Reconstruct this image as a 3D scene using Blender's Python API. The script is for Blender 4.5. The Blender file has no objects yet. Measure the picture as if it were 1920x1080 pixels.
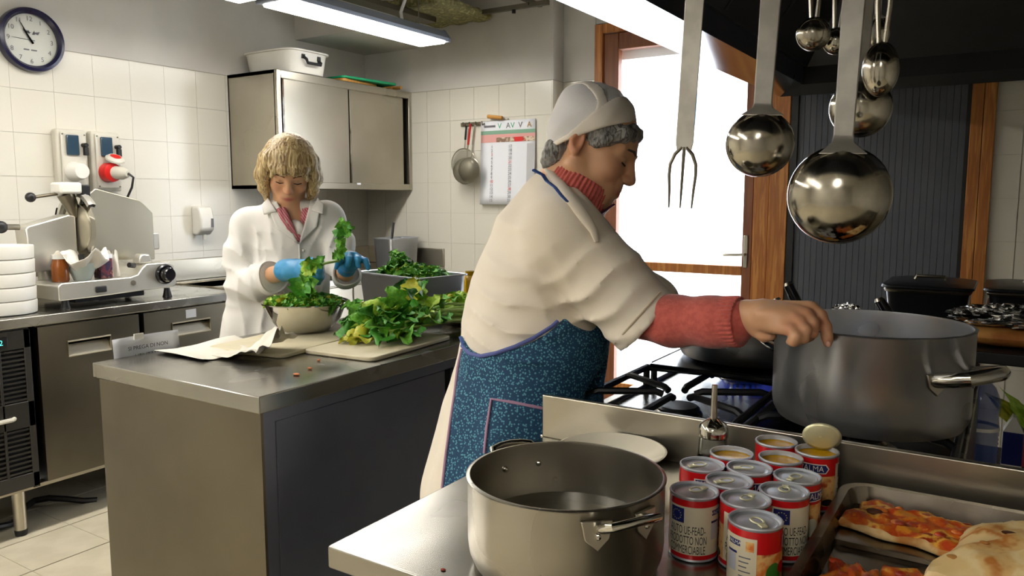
import bpy, math, random
import numpy as np
from mathutils import Vector, Matrix
R = math.radians
PI = math.pi
rnd = random.Random(7)
scn = bpy.context.scene
COL = scn.collection

# ---------------------------------------------------------------- camera, sky, exposure
CAM_H, YAW, FPX = 1.37, R(32.6), 1460.0
PITCH = math.atan(170 / FPX)
cam = bpy.data.cameras.new('camera')
cam.sensor_width = 36.0
cam.lens = FPX / 1920 * 36
cam.clip_start = 0.05
cam_o = bpy.data.objects.new('camera', cam)
cam_o.location = (0, 0, CAM_H)
cam_o.rotation_euler = (PI / 2 - PITCH, 0, YAW)
COL.objects.link(cam_o)
scn.camera = cam_o
scn.view_settings.view_transform = 'Standard'
scn.view_settings.look = 'None'
scn.view_settings.gamma = 1.0
scn.view_settings.use_curve_mapping = False
scn.view_settings.exposure = 0.0
scn.cycles.use_denoising = True
scn.cycles.max_bounces = 8
scn.cycles.diffuse_bounces = 4
scn.cycles.glossy_bounces = 4
scn.cycles.transmission_bounces = 6
scn.cycles.sample_clamp_indirect = 6.0
scn.cycles.caustics_reflective = False
scn.cycles.caustics_refractive = False

world = bpy.data.worlds.new('overcast_sky')
scn.world = world
world.use_nodes = True
wb = world.node_tree.nodes['Background']
wb.inputs[0].default_value = (0.86, 0.93, 1.0, 1)
wb.inputs[1].default_value = 12.0

# daylight portal in the glass door opening
pl = bpy.data.lights.new('door_portal', 'AREA')
pl.shape = 'RECTANGLE'
pl.size, pl.size_y = 0.9, 2.2
pl.cycles.is_portal = True
po = bpy.data.objects.new('door_portal', pl)
po.location = (-1.6, 4.55, 1.25)
po.rotation_euler = (R(90), 0, R(180))
po.rotation_euler = (-R(90), 0, 0)
COL.objects.link(po)
LAMP_E = 28.0      # radiance of the fluorescent diffusers

# ---------------------------------------------------------------- frames
RT = np.array([math.cos(YAW), math.sin(YAW), 0.0])          # towards the right of the room view
FWH = np.array([-math.sin(YAW), math.cos(YAW), 0.0])        # straight ahead, level
_fw = FWH * math.cos(PITCH) - np.array([0, 0, math.sin(PITCH)])
_up = np.cross(RT, _fw)


def at(x, y, d):
    """measured direction (x, y) at distance d -> point in the room"""
    return np.array([0, 0, CAM_H]) + d * (_fw + RT * (x - 960) / FPX - _up * (y - 540) / FPX)


# ---------------------------------------------------------------- colour and materials
def lin(c):
    if isinstance(c, str):
        c = c.lstrip('#')
        c = [int(c[i:i + 2], 16) for i in (0, 2, 4)]
    return tuple(((v / 255) / 12.92 if v / 255 <= .04045 else ((v / 255 + .055) / 1.055) ** 2.4) for v in c) + (1.0,)


MATS = {}


def mat(name, col, rough=.5, metal=0.0, var=None, vscale=6.0, bump=0.0, bscale=60.0, stretch=(1, 1, 1),
        rvar=0.0, emit=0.0, trans=0.0, alpha=1.0, sss=0.0, spec=None, coat=0.0, attr=None, ior=None, sheen=0.0):
    m = bpy.data.materials.new(name)
    m.use_nodes = True
    nt = m.node_tree
    b = nt.nodes['Principled BSDF']
    L = nt.links.new
    b.inputs['Base Color'].default_value = lin(col)
    b.inputs['Roughness'].default_value = rough
    b.inputs['Metallic'].default_value = metal
    if spec is not None: b.inputs['Specular IOR Level'].default_value = spec
    if coat: b.inputs['Coat Weight'].default_value = coat
    if trans: b.inputs['Transmission Weight'].default_value = trans
    if ior: b.inputs['IOR'].default_value = ior
    if alpha < 1: b.inputs['Alpha'].default_value = alpha
    if sheen: b.inputs['Sheen Weight'].default_value = sheen
    if sss:
        b.inputs['Subsurface Weight'].default_value = sss
        b.inputs['Subsurface Radius'].default_value = (1, .35, .2)
        b.inputs['Subsurface Scale'].default_value = .006
    if emit:
        b.inputs['Emission Color'].default_value = lin(col)
        b.inputs['Emission Strength'].default_value = emit
    tc = nt.nodes.new('ShaderNodeTexCoord')
    mp = nt.nodes.new('ShaderNodeMapping')
    mp.inputs['Scale'].default_value = stretch
    L(tc.outputs['Object'], mp.inputs['Vector'])

    def noise(scale, detail=3):
        n = nt.nodes.new('ShaderNodeTexNoise')
        n.inputs['Scale'].default_value = scale
        n.inputs['Detail'].default_value = detail
        L(mp.outputs[0], n.inputs['Vector'])
        return n
    if attr:
        a = nt.nodes.new('ShaderNodeAttribute')
        a.attribute_name = attr
        L(a.outputs['Color'], b.inputs['Base Color'])
    if var is not None:
        n = noise(vscale, 4)
        cr = nt.nodes.new('ShaderNodeValToRGB')
        cr.color_ramp.interpolation = 'EASE'
        cr.color_ramp.elements[0].position = .36
        cr.color_ramp.elements[1].position = .64
        stops = [col] + (list(var) if isinstance(var, (list, tuple)) and not isinstance(var[0], (int, float)) else [var])
        cr.color_ramp.elements[0].color = lin(stops[0])
        cr.color_ramp.elements[1].color = lin(stops[-1])
        for i, s in enumerate(stops[1:-1]):
            e = cr.color_ramp.elements.new(.36 + .28 * (i + 1) / (len(stops) - 1))
            e.color = lin(s)
        L(n.outputs['Fac'], cr.inputs[0])
        L(cr.outputs[0], b.inputs['Base Color'])
    if rvar:
        n = noise(vscale * 1.7, 1)
        mr = nt.nodes.new('ShaderNodeMapRange')
        mr.inputs[1].default_value, mr.inputs[2].default_value = .2, .8
        mr.inputs[3].default_value, mr.inputs[4].default_value = max(.02, rough - rvar), rough + rvar
        L(n.outputs['Fac'], mr.inputs[0])
        L(mr.outputs[0], b.inputs['Roughness'])
    if bump:
        n = noise(bscale, 2)
        bp = nt.nodes.new('ShaderNodeBump')
        bp.inputs['Strength'].default_value = bump
        bp.inputs['Distance'].default_value = .002
        L(n.outputs['Fac'], bp.inputs['Height'])
        L(bp.outputs[0], b.inputs['Normal'])
    MATS[name] = m
    return m


def wave_mat(name, c0, c1, scale, rough=.8, direction='X', dist=.0015, strength=.7, coord='Object'):
    """ribbed / striped cloth or timber"""
    m = mat(name, c0, rough)
    nt = m.node_tree
    b = nt.nodes['Principled BSDF']
    w = nt.nodes.new('ShaderNodeTexWave')
    w.bands_direction = direction
    w.inputs['Scale'].default_value = scale
    w.inputs['Distortion'].default_value = .6
    mp = [n for n in nt.nodes if n.type == 'MAPPING'][0]
    nt.links.new(mp.outputs[0], w.inputs['Vector'])
    cr = nt.nodes.new('ShaderNodeValToRGB')
    cr.color_ramp.elements[0].color = lin(c0)
    cr.color_ramp.elements[1].color = lin(c1)
    nt.links.new(w.outputs['Fac'], cr.inputs[0])
    nt.links.new(cr.outputs[0], b.inputs['Base Color'])
    bp = nt.nodes.new('ShaderNodeBump')
    bp.inputs['Distance'].default_value = dist
    bp.inputs['Strength'].default_value = strength
    nt.links.new(w.outputs['Fac'], bp.inputs['Height'])
    nt.links.new(bp.outputs[0], b.inputs['Normal'])
    return m


mat('tile_white', '#dad6c9', .22, bump=.03, bscale=9)
mat('grout', '#c4bfb2', .8)
mat('paint_grey', '#d6d3cc', .75, var='#ccc9c2', vscale=2.5, bump=.05, bscale=120)
mat('ceiling_white', '#dcdbd6', .85)
mat('floor_tile', '#c4bba4', .32, var='#b8af98', vscale=7, bump=.05, bscale=60)
mat('floor_grout', '#6d665a', .85)
mat('wood_orange', '#b9762f', .45, var=['#a5632a', '#c98841'], vscale=5, stretch=(9, 9, .6))
mat('wood_dark', '#8a5230', .45, var='#7b4628', vscale=5, stretch=(9, 9, .6))
mat('panel_grey', '#52565f', .5, var='#4c505a', vscale=3)
mat('black', '#0c0c0e', .45)
mat('black_gloss', '#0b0b12', .18)
mat('dark_gap', '#060607', .9)
mat('steel', '#bdb7a8', .30, 1.0, var='#b0aa9c', vscale=1.5, rvar=.05)
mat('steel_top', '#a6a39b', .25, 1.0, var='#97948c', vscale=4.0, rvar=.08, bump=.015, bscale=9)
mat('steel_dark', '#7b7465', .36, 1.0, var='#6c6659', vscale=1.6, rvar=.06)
mat('steel_panel', '#787c8c', .42, .85, var='#6c7080', vscale=2.0, rvar=.06)
mat('steel_pan', '#b4b8c0', .38, .85)
mat('steel_polished', '#c9c6bd', .10, 1.0, rvar=.04, vscale=14)
mat('steel_ladle', '#b5afa0', .16, 1.0, var='#9d978a', vscale=22, rvar=.10, bump=.06, bscale=45)
mat('aluminium', '#b3aea3', .28, 1.0, var='#928d83', vscale=3, rvar=.05)
mat('aluminium_worn', '#bcbcbe', .33, .92, var=['#aeb0b4', '#c4bcb0'], vscale=5, rvar=.1, bump=.05, bscale=50)
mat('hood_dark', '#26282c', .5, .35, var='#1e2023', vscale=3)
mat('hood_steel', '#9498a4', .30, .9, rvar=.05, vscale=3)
mat('hood_flange', '#d0d2d4', .13, 1.0)
mat('white_plastic', '#dedcd4', .35)
mat('grey_plastic', '#c9c5b8', .42)
mat('paper', '#e8e3d6', .85, bump=.12, bscale=25)
mat('paper_white', '#e2e4ea', .8)
mat('lamp_metal', '#7d828c', .4, .6)
mat('lamp_diffuser', '#fffaf2', .4, emit=LAMP_E)
mat('insulation', '#8a8456', .95, var=['#6f6c46', '#a39a66'], vscale=30, bump=.6, bscale=90)
mat('glass', '#f4f8f8', .02, trans=1.0, ior=1.45)
mat('green_board', '#139c68', .5)
mat('board_white', '#ddd3b4', .55, var='#d3c8a6', vscale=9, bump=.08, bscale=90)
mat('board_wood', '#c48f45', .6, var='#b27c35', vscale=6, stretch=(1, 10, 1))
mat('red_plastic', '#d01f1c', .35)
mat('blue_plastic', '#2b4a8c', .25, trans=.35)
mat('cast_iron', '#15161a', .42, bump=.15, bscale=160)
mat('enamel_black', '#101218', .2)
mat('glow_blue', '#2a5cff', .5, emit=.3)
mat('steel_handle', '#c4c0b6', .46, .8, var='#b4b0a6', vscale=30)
mat('foil', '#c6c6c4', .14, 1.0)
mat('water', '#cfcdb4', .03, trans=.92, ior=1.33)
mat('clock_face', '#c9cbc2', .4)
mat('navy', '#161438', .25)
mat('ink', '#15151a', .7)
mat('ink_grey', '#6a6a70', .7)
mat('facade', '#e8e9ec', .8)
mat('facade_window', '#5a86b8', .15)
mat('amber', '#a3570f', .2, trans=.35)
mat('yellow_glass', '#c79a06', .2, trans=.3)


# ---------------------------------------------------------------- mesh builder
def basis(d):
    d = np.asarray(d, float)
    d = d / np.linalg.norm(d)
    a = np.array([0, 0, 1.0]) if abs(d[2]) < .9 else np.array([1.0, 0, 0])
    u = np.cross(a, d)
    u /= np.linalg.norm(u)
    return u, np.cross(d, u), d


class MB:
    def __init__(s):
        s.v, s.f = [], []

    def add(s, V, F):
        o = len(s.v)
        s.v += [tuple(map(float, p)) for p in V]
        s.f += [tuple(i + o for i in f) for f in F]
        return s

    def box(s, x0, x1, y0, y1, z0, z1, T=None):
        V = [(x, y, z) for z in (z0, z1) for y in (y0, y1) for x in (x0, x1)]
        if T is not None: V = [tuple(T @ Vector(p)) for p in V]
        return s.add(V, [(0, 2, 3, 1), (4, 5, 7, 6), (0, 1, 5, 4), (2, 6, 7, 3), (0, 4, 6, 2), (1, 3, 7, 5)])

    def lathe(s, prof, c=(0, 0, 0), n=32, T=None, a0=0.0, a1=2 * PI):
        """prof [(r,z)] about the z axis; closes at r=0"""
        full = abs(a1 - a0 - 2 * PI) < 1e-6
        m = n if full else n + 1
        V, F, rows = [], [], []
        for r, z in prof:
            if r < 1e-6:
                rows.append([len(V)])
                V.append((c[0], c[1], c[2] + z))
            else:
                rows.append(list(range(len(V), len(V) + m)))
                for i in range(m):
                    t = a0 + (a1 - a0) * i / n
                    V.append((c[0] + r * math.cos(t), c[1] + r * math.sin(t), c[2] + z))
        for a, b in zip(rows, rows[1:]):
            for i in range(n):
                j = (i + 1) % m
                if len(a) == 1 and len(b) == 1: continue
                if len(a) == 1: F.append((a[0], b[j], b[i]))
                elif len(b) == 1: F.append((a[i], a[j], b[0]))
                else: F.append((a[i], a[j], b[j], b[i]))
        if T is not None: V = [tuple(T @ Vector(p)) for p in V]
        return s.add(V, F)

    def tube(s, pts, r, n=8, closed=False, cap=True, flat=1.0):
        pts = [np.asarray(p, float) for p in pts]
        k = len(pts)
        rs = r if hasattr(r, '__len__') else [r] * k
        V, F = [], []
        pu = None
        for i, p in enumerate(pts):
            a = pts[(i - 1) % k] if (closed or i > 0) else p
            b = pts[(i + 1) % k] if (closed or i < k - 1) else p
            d = b - a
            d = d / (np.linalg.norm(d) + 1e-12)
            if pu is None:
                u, w, _ = basis(d)
            else:
                u = pu - d * (pu @ d)
                u /= np.linalg.norm(u) + 1e-12
                w = np.cross(d, u)
            pu = u
            for j in range(n):
                t = 2 * PI * j / n
                V.append(p + rs[i] * (math.cos(t) * u + flat * math.sin(t) * w))
        for i in range(k if closed else k - 1):
            for j in range(n):
                a, b = i * n, ((i + 1) % k) * n
                F.append((a + j, a + (j + 1) % n, b + (j + 1) % n, b + j))
        if cap and not closed:
            F.append(tuple(range(n))[::-1])
            F.append(tuple(range((k - 1) * n, k * n)))
        return s.add(V, F)

    def prism(s, poly, d0, d1, O=(0, 0, 0), U=(1, 0, 0), W=(0, 0, 1), D=(0, 1, 0)):
        O, U, W, D = [np.asarray(q, float) for q in (O, U, W, D)]
        n = len(poly)
        V = [O + U * a + W * b + D * d0 for a, b in poly] + [O + U * a + W * b + D * d1 for a, b in poly]
        F = [tuple(range(n))[::-1], tuple(range(n, 2 * n))] + [(i, (i + 1) % n, n + (i + 1) % n, n + i) for i in range(n)]
        return s.add(V, F)

    def surf(s, fn, nu, nv, cu=False, cv=False):
        V = [fn(i / (nu if cu else nu - 1), j / (nv if cv else nv - 1)) for i in range(nu) for j in range(nv)]
        F = []
        for i in range(nu if cu else nu - 1):
            for j in range(nv if cv else nv - 1):
                a, b = i * nv, ((i + 1) % nu) * nv
                F.append((a + j, b + j, b + (j + 1) % nv, a + (j + 1) % nv))
        return s.add(V, F)

    def ball(s, c, r, n=12, m=8):
        rr = r if hasattr(r, '__len__') else (r, r, r)
        V0, F0 = [], []
        t = MB().lathe([(math.sin(PI * i / m), -math.cos(PI * i / m)) for i in range(m + 1)], n=n)
        return s.add([(c[0] + p[0] * rr[0], c[1] + p[1] * rr[1], c[2] + p[2] * rr[2]) for p in t.v], t.f)

    def mesh(s, name):
        me = bpy.data.meshes.new(name)
        me.from_pydata(s.v, [], s.f)
        me.validate()
        return me


PM = {}       # object -> world matrix (known before the depsgraph runs)


def link(o, parent=None, M=None, local=False):
    COL.objects.link(o)
    M = M or Matrix()
    if parent is not None:
        o.parent = parent
        if local:
            o.matrix_local = M
            PM[o.name] = PM[parent.name] @ M
        else:
            o.matrix_parent_inverse = PM[parent.name].inverted()
            o.matrix_basis = M
            PM[o.name] = M
    else:
        o.matrix_basis = M
        PM[o.name] = M
    return o


def obj(name, mb, m, parent=None, bevel=0.0, sharp=35, smooth=True, M=None, local=False, seg=2, thick=0.0, fix=True):
    me = mb if isinstance(mb, bpy.types.Mesh) else mb.mesh(name)
    if not isinstance(mb, bpy.types.Mesh):
        if fix:
            import bmesh
            bm = bmesh.new()
            bm.from_mesh(me)
            bmesh.ops.recalc_face_normals(bm, faces=bm.faces)
            bm.to_mesh(me)
            bm.free()
        if smooth:
            me.shade_smooth()
            me.set_sharp_from_angle(angle=R(sharp))
        me.materials.append(MATS[m] if isinstance(m, str) else m)
    o = bpy.data.objects.new(name, me)
    link(o, parent, M, local)
    if thick:
        s = o.modifiers.new('thick', 'SOLIDIFY')
        s.thickness = thick
        s.offset = 0
    if bevel:
        b = o.modifiers.new('bevel', 'BEVEL')
        b.width = bevel
        b.segments = seg
        b.limit_method = 'ANGLE'
        b.angle_limit = R(40)
        b.harden_normals = False
    return o


def thing(name, label, cat, loc=(0, 0, 0), rotz=0.0, group=None):
    e = bpy.data.objects.new(name, None)
    e.empty_display_size = .05
    link(e, None, Matrix.Translation(Vector(loc)) @ Matrix.Rotation(rotz, 4, 'Z'))
    return tag(e, label, cat, group)


def tag(o, label, cat, group=None, kind=None):
    if label: o['label'] = label
    if cat: o['category'] = cat
    if group: o['group'] = group
    if kind: o['kind'] = kind
    return o


def struct(o):
    o['kind'] = 'structure'
    return o


def dup(root, M, label=None, group=None):
    r = root.copy()
    link(r, None, M)
    if label: r['label'] = label
    if group: r['group'] = group

    def rec(src, dst):
        for ch in list(src.children):
            c = ch.copy()
            COL.objects.link(c)
            c.parent = dst
            c.matrix_parent_inverse = ch.matrix_parent_inverse.copy()
            PM[c.name] = M
            rec(ch, c)
    rec(root, r)
    return r


def text_mesh(s, size, extrude=0.0, align='CENTER', sx=1.0):
    cu = bpy.data.curves.new('lettering', 'FONT')
    cu.body = s
    cu.size = size
    cu.align_x = align
    cu.align_y = 'CENTER'
    cu.extrude = extrude
    cu.resolution_u = 3
    o = bpy.data.objects.new('lettering', cu)
    COL.objects.link(o)
    dg = bpy.context.evaluated_depsgraph_get()
    dg.update()
    me = bpy.data.meshes.new_from_object(o.evaluated_get(dg))
    V = np.array([v.co[:] for v in me.vertices]).reshape(-1, 3)
    F = [tuple(p.vertices) for p in me.polygons]
    bpy.data.objects.remove(o)
    bpy.data.curves.remove(cu)
    if len(V): V[:, 0] *= sx
    return V, F


def put_text(s, size, O, U, W, sx=1.0, lift=.0006):
    """flat lettering: U to the right, W up, drawn a hair proud of the surface along U x W"""
    V, F = text_mesh(s, size, 0, 'CENTER', sx)
    O, U, W = [np.asarray(q, float) for q in (O, U, W)]
    N = np.cross(U, W)
    return MB().add([O + U * p[0] + W * p[1] + N * lift for p in V], F)


# ---------------------------------------------------------------- the room
XW, YB, YB2, ZC = -3.95, 4.23, 4.36, 2.66
XR, YF = 2.3, -2.6
TT = 2.08

fl = struct(obj('floor', MB().box(XW, XR, YF, YB2 + .2, -.08, -.004), 'floor_grout'))
ft = MB().box(-.1465, .1465, -.1465, .1465, -.004, .004).mesh('floor_tile')
ft.materials.append(MATS['floor_tile'])
rest = MB()
cols = [-3.255 + .3 * i for i in range(-3, 19)]
rows_ = [1.345 + .295 * j for j in range(-13, 11)]
for i, x in enumerate(cols):
    for j, y in enumerate(rows_):
        cx, cy = x + .15, y + .1475
        if cx - .15 < XW - .01 or cy + .15 > YB2 + .1: continue
        if -4 < cx < -1.3 and .75 < cy < 3.0:
            obj('floor_tile', ft, None, fl, M=Matrix.Translation((cx, cy, 0)))
        else:
            rest.box(cx - .1465, cx + .1465, cy - .1445, cy + .1445, -.004, .004)
tag(obj('floor_tile_field', rest, 'floor_tile', fl), None, None, kind='stuff')

wl = struct(obj('wall_left', MB().box(XW - .15, XW - .006, YF, YB2 + .2, 0, ZC + .1), 'grout'))
obj('painted_wall', MB().box(XW - .006, XW - .001, YF, YB + .05, TT + .004, ZC), 'paint_grey', wl)
TS = .2
tv = MB().box(-.0, .006, -.0982, .0982, -.1010, .1010).mesh('tile')
tv.materials.append(MATS['tile_white'])
y = YB - .1
while y > 1.2:
    for k in range(6):
        obj('tile', tv, None, wl, M=Matrix.Translation((XW - .006, y - .002, TT - .102 - k * .2035)))
    y -= .1975
obj('tile_dado', MB().box(XW - .006, XW, YF, y + .0985, 0, TT), 'tile_white', wl)
obj('tile_dado', MB().box(XW - .006, XW, y + .1, YB, 0, TT - .205 - 5 * .2035), 'tile_white', wl)

wbk = struct(obj('wall_back', MB().box(XW, -2.415, YB + .006, YB2 + .2, 0, ZC), 'grout')
             )
obj('painted_wall', MB().box(XW, -2.415, YB + .001, YB + .006, TT + .004, ZC), 'paint_grey', wbk)
tb = MB().box(-.0967, .0967, -.006, .0, -.1010, .1010).mesh('tile')
tb.materials.append(MATS['tile_white'])
for i in range(8):
    for k in range(6):
        obj('tile', tb, None, wbk, M=Matrix.Translation((-2.515 - i * .195 + .003, YB + .006, TT - .102 - k * .2035)))
obj('tile_dado', MB().box(XW, -2.415, YB, YB + .006, 0, TT - .205 - 5 * .2035), 'tile_white', wbk)
# return of the pier and recessed bay beside the door
obj('pier_return', MB().box(-2.4165, -2.409, YB + .002, YB2, 0, TT), 'tile_white', wbk)
obj('painted_return', MB().box(-2.4165, -2.410, YB + .002, YB2, TT + .004, ZC), 'paint_grey', wbk)
obj('recess_tiling', MB().box(-2.41, -2.19, YB2, YB2 + .2, 0, TT), 'tile_white', wbk)
obj('recess_paint', MB().box(-2.41, -2.19, YB2 + .002, YB2 + .2, TT + .003, ZC), 'paint_grey', wbk)
obj('lintel', MB().box(-2.19, -1.0, YB2 + .01, YB2 + .2, 2.41, ZC), 'paint_grey', wbk)
obj('panel_backing', MB().box(-1.02, -.19, YB2 + .03, YB2 + .2, 0, ZC), 'dark_gap', wbk)
obj('tile_bed', MB().box(-.19, XR, YB2 + .006, YB2 + .2, 0, ZC), 'grout', wbk)
for i in range(3):
    for k in range(9):
        obj('tile', tb, None, wbk, M=Matrix.Translation((.02 - .0975 + .0985 + i * .1975 - .098, YB2 + .006, 1.874 - k * .2035)))
obj('tile_dado', MB().box(.49, XR, YB2, YB2 + .006, 0, ZC), 'tile_white', wbk)
# ribbed grey panel and timber post
for i in range(26):
    x0 = -.985 + i * .0298
    obj('panel_slat', MB().box(x0 + .0006, x0 + .0292, YB2 + .005, YB2 + .03, 0, 2.5), 'panel_grey', wbk, bevel=.0012)
obj('panel_edge', MB().box(-1.02, -.985, YB2 - .012, YB2 + .03, 0, 2.5), 'black', wbk)
obj('panel_edge', MB().box(-.212, -.194, YB2 - .012, YB2 + .03, 0, 2.5), 'black', wbk)
tr = struct(obj('trim_1', MB().box(-.194, -.143, YB2 - .03, YB2 + .03, 0, 2.5).box(-.141, -.092, YB2 - .03, YB2 + .03, 0, 2.5),
                'wood_orange', bevel=.003))

struct(obj('wall_right', MB().box(XR, XR + .15, YF, YB2 + .2, 0, ZC), 'paint_grey'))
struct(obj('wall_front', MB().box(XW, XR, YF - .15, YF, 0, ZC), 'paint_grey'))
ce = struct(obj('ceiling', MB().box(XW, XR, YF, YB2 + .2, ZC, ZC + .1), 'ceiling_white'))
so = struct(obj('trim_2', MB().box(XW, -3.36, 3.59, YB, 2.374, ZC), 'paint_grey'))

# glass door
d1 = struct(obj('door_1', MB().box(-2.185, -2.132, YB2 - .02, YB2 + .09, 0, 2.40)
                .box(-1.12, -1.022, YB2 - .02, YB2 + .09, 0, 2.40)
                .box(-2.132, -1.12, YB2 - .02, YB2 + .09, 2.345, 2.40), 'wood_orange', bevel=.004))
obj('jamb_board', MB().box(-1.205, -1.122, YB2 - .01, YB2 + .06, 0, 2.345), 'wood_orange', d1, bevel=.004)
obj('door_stile', MB().box(-2.13, -2.035, YB2 + .0, YB2 + .055, .03, 2.342), 'wood_dark', d1, bevel=.004)
obj('door_stile', MB().box(-1.262, -1.208, YB2 + .0, YB2 + .055, .03, 2.342), 'wood_dark', d1, bevel=.004)
obj('door_rail', MB().box(-2.035, -1.262, YB2 + .0, YB2 + .055, 2.245, 2.342), 'wood_dark', d1, bevel=.004)
obj('door_rail', MB().box(-2.035, -1.262, YB2 + .0, YB2 + .055, .932, .985), 'wood_orange', d1, bevel=.004)
obj('door_rail', MB().box(-2.035, -1.262, YB2 + .0, YB2 + .055, .03, .222), 'wood_orange', d1, bevel=.004)
mat('pane', '#ffffff', .0, alpha=.12)
obj('pane', MB().box(-2.035, -1.262, YB2 + .024, YB2 + .030, .985, 2.245), 'pane', d1)
obj('pane', MB().box(-2.035, -1.262, YB2 + .024, YB2 + .030, .222, .932), 'pane', d1)
h = obj('handle_plate', MB().box(-1.252, -1.228, YB2 - .008, YB2, .98, 1.16), 'steel', d1, bevel=.003)
obj('handle', MB().tube([(-1.24, YB2 - .004, 1.055), (-1.24, YB2 - .045, 1.055), (-1.28, YB2 - .05, 1.053), (-1.35, YB2 - .05, 1.05)], .008, 10), 'steel', h)
obj('hinge', MB().tube([(-2.131, YB2 - .012, 1.98), (-2.131, YB2 - .012, 2.06)], .007, 8), 'steel_dark', d1)

# outside: pale terrace, facade across the yard
te = struct(obj('floor_terrace', MB().box(-14, 10, YB2 + .2, 16, -.12, -.04), 'facade'))
bf = thing('building', 'pale building across the yard beyond the glass door', 'building', (-4, 10, 0))
obj('wall', MB().box(-12, 1.5, 10, 10.4, 0, 7), 'facade', bf)
for (a, b, c, d) in ((-6.75, -6.5, 2.55, 3.35), (-6.75, -6.5, 2.1, 2.4), (-4.9, -4.72, 2.3, 2.75), (-3.6, -3.35, 2.3, 2.7)):
    obj('window', MB().box(a, b, 9.97, 10.02, c, d), 'facade_window', bf)
sb = struct(obj('trim_3', MB().box(-2.1, -1.15, YB2 + .1, YB2 + .2, 2.2, 2.41), 'white_plastic'))
# ---------------------------------------------------------------- ceiling lamps and fittings
def make_lamp(label):
    t = thing('fluorescent_lamp', label, 'lamp', (0, 0, 0), 0, 'fluorescent lamps in a row')
    obj('housing', MB().prism([(-.11, .012), (.11, .012), (.112, .03), (.075, .075), (-.075, .075), (-.112, .03)], -.585, .585), 'lamp_metal', t)
    obj('diffuser', MB().prism([(-.098, .012), (-.09, 0), (.09, 0), (.098, .012)], -.57, .57), 'lamp_diffuser', t)
    for s in (-1, 1):
        obj('end_cap', MB().prism([(-.113, .008), (.113, .008), (.115, .032), (.078, .08), (-.078, .08), (-.115, .032)], s * .585, s * .6), 'lamp_metal', t, bevel=.003)
        obj('suspension_rod', MB().tube([(0, s * .45, .075), (0, s * .45, .41)], .004, 6), 'steel_dark', t)
        obj('clip', MB().box(-.03, .03, s * .45 - .015, s * .45 + .015, .075, .09), 'steel_dark', t)
    return t


lamp0 = make_lamp('lit fluorescent lamp hanging nearest the back wall, its far end beside the insulation slab')
lamp0.matrix_basis = Matrix.Translation((-2.905, 3.11, 2.25))
PM[lamp0.name] = lamp0.matrix_basis.copy()
for (x, y, lb) in ((-2.945, 1.86, 'lit fluorescent lamp just entering the top edge of the picture above the clock wall'),
                   (-2.945, .6, 'fluorescent lamp in the same row, out of the picture before the second lamp'),
                   (-2.945, -.66, 'fluorescent lamp in the left row beside the camera'),
                   (-1.75, -.45, 'added unseen fluorescent lamp behind the camera, between the left row and the hood'),  # this and the next two are added for front light on foreground and faces
                   (-1.75, -1.7, 'added unseen fluorescent lamp near the front wall, between the left row and the hood'),
                   (.1, -1.3, 'added unseen fluorescent lamp straight behind the camera before the hood')):
    dup(lamp0, Matrix.Translation((x, y, 2.25 if x < -2 else 2.3)), lb)

t = thing('insulation_panel', 'yellowish mineral wool slab showing in the open ceiling behind the lamp', 'insulation', (-3.05, 3.9, 2.5))
obj('slab', MB().surf(lambda u, v: (-3.27 + .43 * u, 3.62 + .56 * v, 2.5 + .006 * math.sin(17 * u + 9 * v)), 12, 12), 'insulation', t, thick=.05)
obj('torn_edge', MB().tube([(-2.84, 3.62 + .56 * k / 9, 2.5 + .008 * math.sin(k * 2.1)) for k in range(10)], .02, 7), 'insulation', t)
t = thing('ceiling_channel', 'bare grey steel channels of the open ceiling grid beside the pier', 'rail', (-2.6, 4.1, 2.5))
obj('channel', MB().box(-2.87, -2.36, 4.07, 4.10, 2.49, 2.515), 'steel_dark', t)
obj('channel', MB().box(-2.50, -2.475, 3.5, 4.21, 2.515, 2.535), 'steel_dark', t)
obj('hanger', MB().tube([(-2.487, 4.08, 2.5), (-2.487, 4.08, ZC)], .012, 8), 'black', t)
obj('bolt', MB().tube([(-2.6, 4.085, 2.47), (-2.6, 4.085, 2.49)], .012, 8), 'black', t)
t = thing('lamp_bracket_rail', 'dark steel mounting rail carrying cables above the nearest-to-wall lamp', 'rail', (-3.05, 3.4, 2.45))
obj('rail', MB().box(-3.16, -3.06, 2.9, 3.92, 2.44, 2.47), 'steel_dark', t)
obj('cable', MB().tube([(-2.93, 3.45, 2.33), (-2.95, 3.46, 2.40), (-2.94, 3.5, 2.5), (-2.9, 3.52, ZC)], .009, 8), 'white_plastic', t)
for yy in (3.05, 3.3):
    obj('drop_rod', MB().tube([(-3.11, yy, 2.47), (-3.11, yy, ZC)], .018, 8), 'black', t)
obj('junction_box', MB().box(-3.2, -3.07, 3.1, 3.22, 2.47, 2.56), 'black', t, bevel=.005)

# ---------------------------------------------------------------- wall clock
CX, CY, CZ = XW, 1.955, 2.103
t = thing('wall_clock', 'round wall clock with navy rim reading five to ten', 'clock', (CX, CY, CZ))
TX = Matrix.Translation((CX, CY, CZ)) @ Matrix.Rotation(R(90), 4, 'Y')
RC = .148
obj('rim', MB().lathe([(RC - .028, .012), (RC - .03, .03), (RC - .018, .045), (RC - .004, .042), (RC, .025), (RC - .002, .002), (RC - .03, .002)], n=56, T=TX), 'navy', t)
fc = obj('dial', MB().lathe([(0, .014), (RC - .026, .014)], n=48, T=TX), 'clock_face', t)
FX = CX + .0155
yv, zv = np.array([0, 1.0, 0]), np.array([0, 0, 1.0])
for n in range(1, 13):
    a = 2 * PI * n / 12
    obj('numeral', put_text(str(n), .03, (FX, CY + .097 * math.sin(a), CZ + .097 * math.cos(a)), yv, zv), 'ink_grey', fc)


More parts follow.
